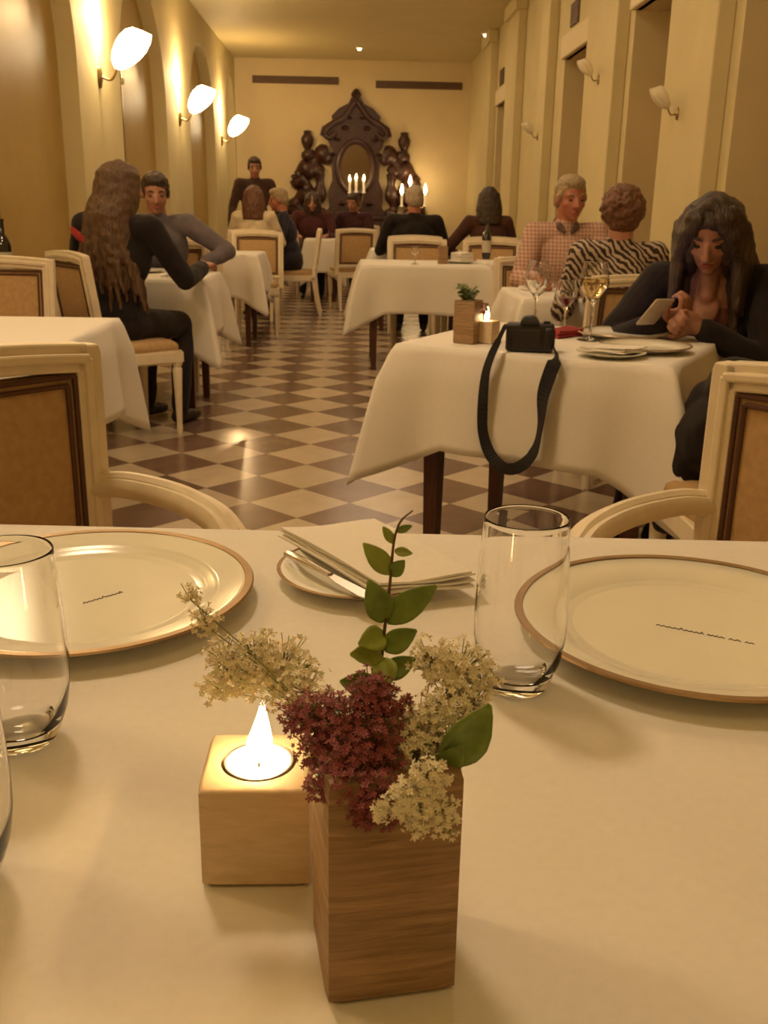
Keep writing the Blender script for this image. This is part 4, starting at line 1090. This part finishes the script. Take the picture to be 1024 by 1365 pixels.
# ---------------------------------------------------------------- people
V = Vector
def blob(name, prims, vox, m, parent, smooth=3, wob=0.0, wscale=20, seed=0):
    """one continuous surface grown from tapered capsules and ellipsoids"""
    bm = bmesh.new()
    for p in prims:
        if p[0] == 'c':
            _, a, ra, b, rb = p
            a, b = V(a), V(b)
            d = b-a
            if d.length < 1e-5: d = V((0, 0, 1e-4))
            u, v = frame_at(d)
            t = d.normalized()
            rings = []
            for k in range(1, 5):
                an = PI/2*(1-k/4.5); rings.append((a-t*ra*math.sin(an), ra*math.cos(an)))
            rings.append((a, ra)); rings.append((b, rb))
            for k in range(4, 0, -1):
                an = PI/2*(1-k/4.5); rings.append((b+t*rb*math.sin(an), rb*math.cos(an)))
            loft(bm, [[c+u*(r*math.cos(2*PI*i/14))+v*(r*math.sin(2*PI*i/14)) for i in range(14)] for c, r in rings])
        else:
            _, c, rad, R = p
            r = bmesh.ops.create_uvsphere(bm, u_segments=20, v_segments=14, radius=1.0)
            for vv in r['verts']:
                q = V((vv.co.x*rad[0], vv.co.y*rad[1], vv.co.z*rad[2])); vv.co = (R @ q if R else q)+V(c)
    bmesh.ops.recalc_face_normals(bm, faces=bm.faces[:])
    me = bpy.data.meshes.new(name); bm.to_mesh(me); bm.free()
    o = link(bpy.data.objects.new(name, me))
    rm = o.modifiers.new('r', 'REMESH'); rm.mode = 'VOXEL'; rm.voxel_size = vox
    sm = o.modifiers.new('s', 'SMOOTH'); sm.factor = 0.5; sm.iterations = smooth
    dg = bpy.context.evaluated_depsgraph_get()
    m2 = bpy.data.meshes.new_from_object(o.evaluated_get(dg))
    o.modifiers.clear(); o.data = m2; bpy.data.meshes.remove(me); m2.name = name
    if wob:
        off = V((seed*3.1, seed*1.7, seed*0.9))
        for vv in m2.vertices:
            n3 = noise.noise_vector(vv.co*wscale+off); vv.co += n3*wob
    for f in m2.polygons: f.use_smooth = True
    m2.materials.clear(); m2.materials.append(m)
    if parent: o.parent = parent
    return o

def ell(c, r, R=None): return ('e', c, r, R)
def cap(a, ra, b, rb): return ('c', a, ra, b, rb)
def ik(S_, T_, l1, l2, hint):
    S_, T_ = V(S_), V(T_); d = T_-S_; L = d.length
    if L > (l1+l2)*0.985: d = d*((l1+l2)*0.985/L); L = d.length
    T2 = S_+d; u = d.normalized()
    a = (l1*l1-l2*l2+L*L)/(2*L); h = math.sqrt(max(0, l1*l1-a*a))
    hv = V(hint); hv = (hv-u*hv.dot(u)).normalized()
    return S_+u*a+hv*h, T2

def hand(w, d, pn, side, curl=0.45, s=1.0, spread=1.0):
    """palm, four unequal fingers with two bends and a thumb from the side of the palm; d = hand direction, pn = palm normal"""
    w, d = V(w), V(d).normalized(); pn = V(pn); pn = (pn-d*pn.dot(d)).normalized(); ac = d.cross(pn)*side
    R = Matrix((ac, d, pn)).transposed()
    out = [cap(w-d*0.02*s, 0.025*s, w+d*0.02*s, 0.027*s), ell(w+d*0.048*s, (0.040*s, 0.046*s, 0.0165*s), R)]
    for k, (o_, ln) in enumerate(((0.030, 0.070), (0.011, 0.080), (-0.009, 0.075), (-0.027, 0.058))):
        p = w+d*(0.084*s-0.004*abs(k-1))+ac*(o_*s)
        dd = (d+ac*(o_*2.5*spread)).normalized(); c = curl*0.5
        for seg, (f, r) in enumerate(((0.45, 0.0092), (0.32, 0.0084), (0.23, 0.0074))):
            c += curl*(0.8 if seg else 0.3)
            dr = (dd*math.cos(c)+pn*math.sin(c)).normalized(); q = p+dr*(ln*f*s)
            out.append(cap(p, r*s*1.03, q, r*s*0.95)); p = q
    p = w+d*0.026*s+ac*0.030*s; dr = (d*0.65+ac*0.7+pn*0.35).normalized(); q = p+dr*0.036*s; out.append(cap(p, 0.0125*s, q, 0.0105*s))
    dr = (d*0.85+ac*0.2+pn*0.5).normalized(); out.append(cap(q, 0.0105*s, q+dr*0.028*s, 0.0085*s))
    return out

def person(x, y, face, label, top, skin='skin', hair='short', hairm='hair_dark', legs='dark_jeans', seat=0.475, lean=0.1, side=0.0, scale=1.0,
           head_pitch=0.1, head_yaw=0.0, head_roll=0.0, hands=((0.20, 0.38, 0.78), (-0.20, 0.38, 0.78)), elbow=((0.5, -0.5, -0.8), (-0.5, -0.5, -0.8)),
           palm=((0, 0, -1), (0, 0, -1)), curl=0.45, sw=1.0, knees=((0.11, 0.42, 0.52), (-0.11, 0.42, 0.52)), feet=((0.12, 0.40, 0.07), (-0.12, 0.40, 0.07)),
           vox=0.009, standing=False, top_name='shirt', inner=None, extras=None, hair_len=0.35, torso=0.50, z0=0.0):
    rz = math.atan2(-face[0], face[1])
    g = empty('person', (x, y, z0), rz, label, 'person'); g.scale = (scale,)*3
    P = V((0, 0, (seat+0.095) if not standing else 0.93))
    sp = V((math.sin(side), math.sin(lean)*math.cos(side), math.cos(lean)*math.cos(side)))
    fwd = V((0, math.cos(lean), -math.sin(lean))); R_t = Matrix((sp.cross(fwd).normalized()*-1, fwd, sp)).transposed()
    rgt = fwd.cross(sp).normalized(); R_t = Matrix((rgt, sp.cross(rgt).normalized(), sp)).transposed()
    N = P+sp*torso
    f2 = R_t @ V((0, 1, 0))
    sh = [N-sp*0.045+rgt*(s*0.165*sw) for s in (1, -1)]
    # head
    R_h = Matrix.Rotation(head_yaw, 3, 'Z') @ Matrix.Rotation(-head_pitch, 3, 'X') @ Matrix.Rotation(head_roll, 3, 'Y')
    hc = N+sp*0.055+(R_h @ V((0, 0.018, 0.085)))
    def H(p): return hc+R_h @ V(p)
    head = [ell(H((0, -0.012, 0.03)), (0.074, 0.093, 0.086), R_h), ell(H((0, 0.028, -0.022)), (0.063, 0.064, 0.075), R_h), ell(H((0, 0.045, -0.068)), (0.042, 0.038, 0.033), R_h), ell(H((0, 0.072, -0.087)), (0.022, 0.018, 0.016), R_h),
            cap(H((0, 0.086, 0.012)), 0.009, H((0, 0.108, -0.026)), 0.0125), ell(H((0.012, 0.098, -0.03)), (0.009, 0.009, 0.007), R_h), ell(H((-0.012, 0.098, -0.03)), (0.009, 0.009, 0.007), R_h),
            cap(H((-0.045, 0.066, 0.026)), 0.012, H((0.045, 0.066, 0.026)), 0.012), ell(H((0.042, 0.060, -0.02)), (0.020, 0.018, 0.018), R_h), ell(H((-0.042, 0.060, -0.02)), (0.020, 0.018, 0.018), R_h),
            ell(H((0, 0.085, -0.058)), (0.022, 0.010, 0.010), R_h)]
    for s in (1, -1): head += [ell(H((s*0.076, -0.008, -0.005)), (0.010, 0.019, 0.032), R_h), cap(H((s*0.078, -0.016, 0.018)), 0.007, H((s*0.082, -0.012, -0.022)), 0.005)]
    neck = [cap(N-sp*0.03, 0.060, H((0, -0.022, -0.055)), 0.054)]
    # arms
    arms = []; sleeves = []; hnds = []
    for i, s in enumerate((1, -1)):
        if hands[i] is None: continue
        E, W_ = ik(sh[i], hands[i], 0.29, 0.255, elbow[i])
        arms += [cap(sh[i], 0.050, E, 0.038), cap(E, 0.038, W_, 0.026)]
        dirn = (W_-E).normalized()
        hnds += hand(W_, dirn, palm[i], s, curl)
        sleeves += [cap(sh[i], 0.066, E, 0.052), cap(E, 0.052, E.lerp(W_, 0.93), 0.040)]
    chest = P+sp*(torso*0.62); belly = P+sp*(torso*0.26)
    tors = [ell(P, (0.155, 0.115, 0.11), R_t), ell(belly, (0.125, 0.095, 0.13), R_t), ell(chest, (0.145*sw, 0.10, 0.17), R_t), cap(N-sp*0.035, 0.055, sh[0], 0.05), cap(N-sp*0.035, 0.055, sh[1], 0.05)]
    lg = []; pants = []; shoes = []
    for i, s in enumerate((1, -1)):
        hip = P+rgt*(s*0.085)+V((0, 0, -0.015)); K_ = V(knees[i]); F_ = V(feet[i])
        lg += [cap(hip, 0.082, K_, 0.052), cap(K_, 0.052, F_, 0.034)]
        pants += [cap(hip, 0.094, K_, 0.066), cap(K_, 0.066, F_+V((0, 0, 0.03)), 0.048)]
        ft = V((0, 1, 0)); tz = F_.z-0.03
        shoes.append([cap(F_+V((0, -0.03, -0.025)), 0.036, F_+V((0, 0.09, -0.033)), 0.033), cap(F_+V((0, 0.09, -0.036)), 0.033, F_+V((0, 0.15, -0.042)), 0.026), cap(F_, 0.042, F_+V((0, 0, 0.03)), 0.042)])
        lg.append(cap(F_+V((0, -0.02, -0.02)), 0.028, F_+V((0, 0.12, -0.035)), 0.022))
    blob('body', tors+neck+head+arms+hnds+lg, vox, M[skin], g, 2)
    # face
    for s in (1, -1):
        bm = bmesh.new(); lathe(bm, [(0, -0.006), (0.006, -0.004), (0.0075, 0), (0.006, 0.004), (0, 0.006)], 12); 
        for vv in bm.verts: vv.co = H((s*0.031, 0.0785, 0.004))+R_h @ V((vv.co.x*1.7, vv.co.y*0.9, vv.co.z*0.9))
        finish('eye', bm, M['eye'], g)
        bm = bmesh.new(); sweep(bm, [H((s*0.015, 0.084, 0.028)), H((s*0.034, 0.080, 0.034)), H((s*0.052, 0.066, 0.028))], [0.004, 0.005, 0.003], 6); finish('eyebrow', bm, M[hairm], g)
    bm = bmesh.new(); sweep(bm, [H((-0.024, 0.082, -0.059)), H((-0.010, 0.094, -0.0565)), H((0, 0.0955, -0.058)), H((0.010, 0.094, -0.0565)), H((0.024, 0.082, -0.059))], [0.002, 0.0055, 0.006, 0.0055, 0.002], 8, 1, 1.1); finish('lips', bm, M['lip'], g)
    # clothing
    tp = [ell(P+sp*0.03, (0.172, 0.132, 0.12), R_t), ell(belly, (0.148, 0.118, 0.14), R_t), ell(chest, (0.165*sw, 0.122, 0.175), R_t), cap(N-sp*0.055, 0.066, sh[0], 0.066), cap(N-sp*0.055, 0.066, sh[1], 0.066)]
    if inner:
        tp = [ell(P+sp*0.03-f2*0.01, (0.176, 0.128, 0.12), R_t), ell(belly-f2*0.02, (0.152, 0.112, 0.15), R_t), ell(chest-f2*0.028, (0.170*sw, 0.108, 0.18), R_t), cap(N-sp*0.06-f2*0.025, 0.066, sh[0], 0.066), cap(N-sp*0.06-f2*0.025, 0.066, sh[1], 0.066)]
        for s in (1, -1): tp += [cap(N-sp*0.03+rgt*(s*0.075)-f2*0.02, 0.04, chest+rgt*(s*0.105)+f2*0.07, 0.046), cap(chest+rgt*(s*0.105)+f2*0.07, 0.046, belly+rgt*(s*0.075)+f2*0.08, 0.046), cap(belly+rgt*(s*0.075)+f2*0.08, 0.046, P+rgt*(s*0.07)+f2*0.09, 0.05)]
        blob('top', [ell(belly, (0.138, 0.116, 0.14), R_t), ell(chest, (0.15*sw, 0.112, 0.125), R_t), cap(N-sp*0.12+rgt*0.08+f2*0.02, 0.05, chest, 0.06), cap(N-sp*0.12-rgt*0.08+f2*0.02, 0.05, chest, 0.06)], vox, M[inner], g, 3, 0.004, 18)
    else:
        tp += [cap(N-sp*0.03, 0.066, N+sp*0.005, 0.062)]
    blob(top_name, tp+sleeves, vox, M[top], g, 4, 0.006, 13, seed=x*3+y)
    if not standing:
        blob('trousers', [ell(P-sp*0.02, (0.168, 0.128, 0.115), R_t)]+pants, max(vox, 0.008), M[legs], g, 4, 0.005, 13, seed=y)
    else:
        blob('trousers', [ell(P-sp*0.02, (0.165, 0.125, 0.12), R_t)]+pants, max(vox, 0.008), M[legs], g, 4, 0.005, 13)
    for s_ in shoes: blob('shoe', s_, max(vox, 0.007), M['shoe'], g, 3)
    # hair
    rnd = random.Random(int(abs(x*100+y*37)))
    cx_, cz_ = -0.020, 0.040
    hp = [ell(H((0, cx_, cz_)), (0.083, 0.094, 0.086), R_h), ell(H((0, -0.05, -0.005)), (0.076, 0.062, 0.07), R_h)]
    if hair == 'short':
        hp.append(ell(H((0, 0.02, 0.085)), (0.060, 0.066, 0.038), R_h))
        for s in (1, -1): hp.append(cap(H((s*0.073, 0.02, 0.02)), 0.012, H((s*0.074, 0.018, -0.012)), 0.008))
        blob('hair', hp, max(0.006, vox*0.8), M[hairm], g, 2, 0.005, 60)
    elif hair == 'curly':
        for k in range(240):
            d = V((rnd.gauss(0, 1), rnd.gauss(0, 1), rnd.gauss(0, 1))).normalized()
            if d.y > 0.35 and d.z < 0.35: continue
            if d.z < -0.75: continue
            q = V((d.x*0.086, -0.026+d.y*0.088, 0.020+d.z*0.088)); hp.append(ell(H(q), (0.017,)*3))
        hp.append(ell(H((0, -0.045, -0.02)), (0.080, 0.066, 0.075), R_h))
        blob('hair', hp, max(0.006, vox*0.8), M[hairm], g, 1, 0.007, 55)
    elif hair == 'bob':
        for k in range(22):
            a = math.radians(20+320*k/21)-PI/2*0
            dx, dy = math.sin(a), math.cos(a)
            t0 = H((dx*0.072, -0.02+dy*0.082, 0.05)); t1 = H((dx*0.092, -0.03+dy*0.088, -0.06)); t2 = H((dx*0.10, -0.035+dy*0.085, -0.06-hair_len*0.4))
            hp += [cap(t0, 0.024, t1, 0.026), cap(t1, 0.026, t2, 0.018)]
        blob('hair', hp, max(0.006, vox*0.8), M[hairm], g, 2, 0.006, 40)
    elif hair == 'long':
        for k in range(40):
            a = math.radians(38+284*k/39)
            dx, dy = math.sin(a), math.cos(a)
            ln = hair_len*rnd.uniform(0.8, 1.08)
            t0 = H((dx*0.072, -0.015+dy*0.084, 0.055)); t1 = H((dx*0.094, -0.025+dy*0.09, -0.05))
            b0 = V((dx*0.115, -0.06+dy*0.095, 0)); t2 = V(H((b0.x, b0.y, -0.14)))
            t3 = t2+V((rnd.uniform(-.04, .04)+dx*0.065*(ln/0.4), rnd.uniform(-.03, .01), -ln+0.10))
            hp += [cap(t0, 0.026, t1, 0.028), cap(t1, 0.028, t2, 0.024), cap(t2, 0.024, t2.lerp(t3, 0.5)+V((rnd.uniform(-.022, .022), rnd.uniform(-.012, .004), 0)), 0.021), cap(t2.lerp(t3, 0.5), 0.021, t3, 0.008)]
        hp.append(ell(H((0, 0.0, 0.075)), (0.070, 0.080, 0.045), R_h))
        blob('hair', hp, max(0.0055, vox*0.8), M[hairm], g, 5, 0.006, 30)
    if extras: extras(g, dict(P=P, N=N, sp=sp, rgt=rgt, f2=f2, chest=chest, belly=belly, H=H, R_h=R_h, sh=sh, vox=vox, R_t=R_t))
    return g

def local(g_loc, face, p):
    """world point -> person space"""
    rz = math.atan2(-face[0], face[1])
    return Matrix.Rotation(-rz, 3, 'Z') @ (V(p)-V(g_loc))

# dark-haired woman reading her phone at the turned table
wl, wf = (1.235, 3.345, 0), (-0.42, -0.91)
def w_extra(g, k):
    # bare throat above the neckline
    blob('neckline', [ell(k['chest']+k['f2']*0.084+k['sp']*0.085, (0.046, 0.016, 0.070), k['R_t'] @ Matrix.Rotation(0.75, 3, 'X')), cap(k['N']+k['f2']*0.015, 0.046, k['chest']+k['f2']*0.068+k['sp']*0.11, 0.03)], 0.006, M['skin_dim'], g, 3)
    hp = []
    for s in (1, -1):
        for j in range(5):
            a = 0.50+0.16*j
            p0 = k['H']((s*0.030+s*0.008*j, 0.062-0.012*j, 0.092)); p1 = k['H']((s*(0.070+0.007*j), 0.064-0.014*j, 0.03)); p2 = k['H']((s*(0.092+0.004*j), 0.05-0.018*j, -0.06)); p3 = p2+V((s*0.012, 0.015-0.012*j, -0.16-0.015*j))
            hp += [cap(p0, 0.019, p1, 0.024), cap(p1, 0.024, p2, 0.026), cap(p2, 0.026, p3, 0.014)]
        hp.append(cap(k['H']((0, 0.02, 0.118)), 0.022, k['H']((s*0.055, 0.045, 0.085)), 0.024))
    blob('front_locks', hp, 0.0055, M['hair_dark'], g, 4, 0.003, 40)
hR = local(wl, wf, (0.985, 3.075, 0.835)); hL = local(wl, wf, (1.075, 2.985, 0.815))
person(wl[0], wl[1], wf, 'dark-haired woman in a black jacket looking down at a phone at the turned table', 'black_jacket', 'skin_dim', 'long', 'hair_dark', 'black_trousers',
       lean=0.42, torso=0.46, head_pitch=0.55, head_yaw=-0.05, hands=(hR, hL), elbow=((0.9, -0.2, -0.7), (-0.9, -0.2, -0.7)), palm=((-0.5, 0.2, 0.7), (0.6, 0.3, 0.3)), curl=1.3,
       vox=0.0055, top_name='jacket', inner='rose_top', extras=w_extra, hair_len=0.34, scale=0.97, knees=((0.10, 0.42, 0.54), (-0.12, 0.42, 0.53)), feet=(local(wl, wf, (0.90, 3.06, 0.10)), local(wl, wf, (0.98, 2.93, 0.10))))
g = empty('smartphone', (0.940, 3.015, 0.835), math.radians(20), 'grey smartphone held by the dark-haired woman', 'phone')
mt = Matrix.Rotation(-0.75, 4, 'X')
bm = bmesh.new(); box(bm, (-0.034, -0.062, 0), (0.034, 0.062, 0.008), 0.003, 2, mt); finish('shell', bm, M['phone'], g)
bm = bmesh.new(); box(bm, (-0.030, -0.054, 0.008), (0.030, 0.054, 0.0086), 0.0002, 1, mt); finish('screen', bm, M['phone_screen'], g, False)

# couple on the right
def man_extra(g, k):
    N, rgt, f2, sp = k['N'], k['rgt'], k['f2'], k['sp']
    blob('collar', [cap(N+sp*0.02-f2*0.05+rgt*0.045, 0.022, N-sp*0.005+f2*0.06+rgt*0.045, 0.018), cap(N+sp*0.02-f2*0.05-rgt*0.045, 0.022, N-sp*0.005+f2*0.06-rgt*0.045, 0.018), cap(N+sp*0.02-f2*0.06+rgt*0.03, 0.022, N+sp*0.02-f2*0.06-rgt*0.03, 0.022), cap(N-sp*0.005+f2*0.055+rgt*0.045, 0.018, N-sp*0.03+f2*0.075+rgt*0.02, 0.012), cap(N-sp*0.005+f2*0.055-rgt*0.045, 0.018, N-sp*0.03+f2*0.075-rgt*0.02, 0.012)], 0.007, M['collar'], g, 2)
person(1.15, 5.40, (-0.05, -1), 'grey-blond man in a pink checked shirt facing the camera', 'checked', 'skin_ruddy', 'short', 'hair_grey', 'dark_jeans', lean=0.02, head_pitch=0.15, head_yaw=0.25,
       hands=((0.20, 0.40, 0.80), (-0.18, 0.38, 0.80)), vox=0.0075, extras=man_extra, scale=0.99)
person(1.135, 4.19, (-0.08, 1), 'woman with short curly auburn hair in a zebra-print blouse, seen from behind', 'zebra', 'skin', 'curly', 'hair_curly', 'black_trousers', lean=0.06, head_pitch=0.05, scale=0.935,
       hands=((0.16, 0.40, 0.82), (-0.10, 0.36, 0.80)), elbow=((0.6, -0.2, -0.8), (-0.4, -0.1, -0.9)), vox=0.0075, top_name='blouse', sw=1.02)
# couple on the left
def lw_extra(g, k):
    N, rgt, f2, sp = k['N'], k['rgt'], k['f2'], k['sp']
    blob('red_scarf', [cap(k['sh'][1]-sp*0.06-f2*0.07+rgt*0.02, 0.022, N-sp*0.16-f2*0.115, 0.018), cap(k['sh'][1]-sp*0.06-f2*0.07+rgt*0.02, 0.022, k['sh'][1]-sp*0.03-f2*0.05-rgt*0.03, 0.016)], 0.007, M['red_scarf'], g, 2, 0.003, 40)
person(-1.19, 4.97, (0.42, 0.90), 'woman with long wavy brown hair in a dark jacket, seen from behind', 'dark_jacket', 'skin', 'long', 'hair_long', 'dark_jeans', lean=0.10, side=0.03, head_pitch=0.08, head_yaw=-0.5, scale=1.0,
       hands=((0.27, 0.40, 0.82), (-0.26, 0.36, 0.80)), vox=0.0075, top_name='jacket', sw=1.2, hair_len=0.52, extras=lw_extra, knees=((0.12, 0.42, 0.52), (-0.12, 0.42, 0.52)), feet=((0.16, 0.30, 0.07), (-0.10, 0.36, 0.07)))
person(-1.20, 6.28, (0.12, -1), 'dark-haired man in a slate shirt facing the long-haired woman', 'blue_shirt', 'skin_dim', 'short', 'hair_dark', 'dark_jeans', lean=0.20, side=0.0, head_pitch=0.25, head_yaw=0.1,
       hands=((0.16, 0.42, 0.80), (-0.28, 0.36, 0.80)), elbow=((0.7, -0.3, -0.6), (-1.0, -0.3, -0.3)), vox=0.0085, sw=1.12)
# diners farther back
person(-1.17, 12.25, (0.15, -1), 'man with short dark hair standing at the far left in a dark shirt', 'waiter', 'skin_dim', 'short', 'hair_dark', 'dark_jeans', standing=True, lean=0.03, head_pitch=0.2,
       hands=((0.30, 0.12, 0.88), (-0.30, 0.12, 0.88)), knees=((0.10, 0.03, 0.50), (-0.10, 0.03, 0.50)), feet=((0.11, 0, 0.08), (-0.11, 0, 0.08)), vox=0.010, sw=1.1)
person(-1.0, 10.25, (0.05, 1), 'auburn-haired diner in a white shirt seen from behind at the far left', 'white_shirt', 'skin', 'bob', 'hair_auburn', 'dark_jeans', lean=0.08, vox=0.010)
person(-0.66, 10.85, (-0.85, -0.1), 'pink-faced man in a navy jacket in profile at the far left', 'navy', 'skin_ruddy', 'short', 'hair_grey', 'dark_jeans', lean=0.18, head_pitch=0.15, vox=0.010, top_name='jacket', feet=((0.12, 0.32, 0.07), (-0.12, 0.36, 0.07)))
person(-0.52, 13.30, (0.0, -1), 'diner in maroon with dark hair before the left part of the carved mirror', 'maroon', 'skin_dim', 'bob', 'hair_dark', 'dark_jeans', lean=0.15, head_pitch=0.3, vox=0.010, top_name='jacket', sw=1.25)
person(0.05, 13.55, (-0.4, -1), 'diner in plum with dark hair right below the oval mirror', 'maroon_b', 'skin_dim', 'short', 'hair_dark', 'dark_jeans', lean=0.15, head_pitch=0.3, vox=0.010, top_name='jacket', sw=1.15)
person(0.55, 9.02, (0.05, 1), 'white-haired diner in a black jacket seen from behind in the middle of the room', 'black_jacket', 'skin_ruddy', 'short', 'hair_white', 'dark_jeans', lean=0.08, sw=1.22, vox=0.010, top_name='jacket', hands=((0.22, 0.36, 0.78), (-0.24, 0.36, 0.78)), elbow=((0.5, -0.3, -0.9), (-0.5, -0.3, -0.9)))
person(1.22, 8.98, (-0.05, 1), 'woman with shoulder-length dark hair in a brown jacket seen from behind', 'brown_coat', 'skin', 'bob', 'hair_dark', 'dark_jeans', lean=0.08, vox=0.010, top_name='jacket', hair_len=0.34, hands=((0.18, 0.36, 0.78), (-0.28, 0.34, 0.78)), elbow=((0.5, -0.3, -0.9), (-0.7, -0.2, -0.7)))

# black coat heaped on the empty chair
g = blob('coat', [ell((-0.06, 0.10, 0.10), (0.13, 0.13, 0.11), None), ell((-0.04, 0.11, 0.20), (0.09, 0.09, 0.09), None), ell((0.06, 0.10, 0.08), (0.12, 0.12, 0.09), None), cap((-0.13, 0.12, 0.10), 0.06, (-0.17, 0.13, -0.12), 0.05), cap((-0.10, 0.15, 0.18), 0.05, (-0.15, 0.15, 0.02), 0.06)], 0.009, M['black_trousers'], None, 3, 0.012, 14)
g.location = (1.02, 2.29, 0.485); g.scale = (1, 1, 1.05)
tag(g, 'black coat heaped on the seat of the empty chair right of the turned table', 'coat')
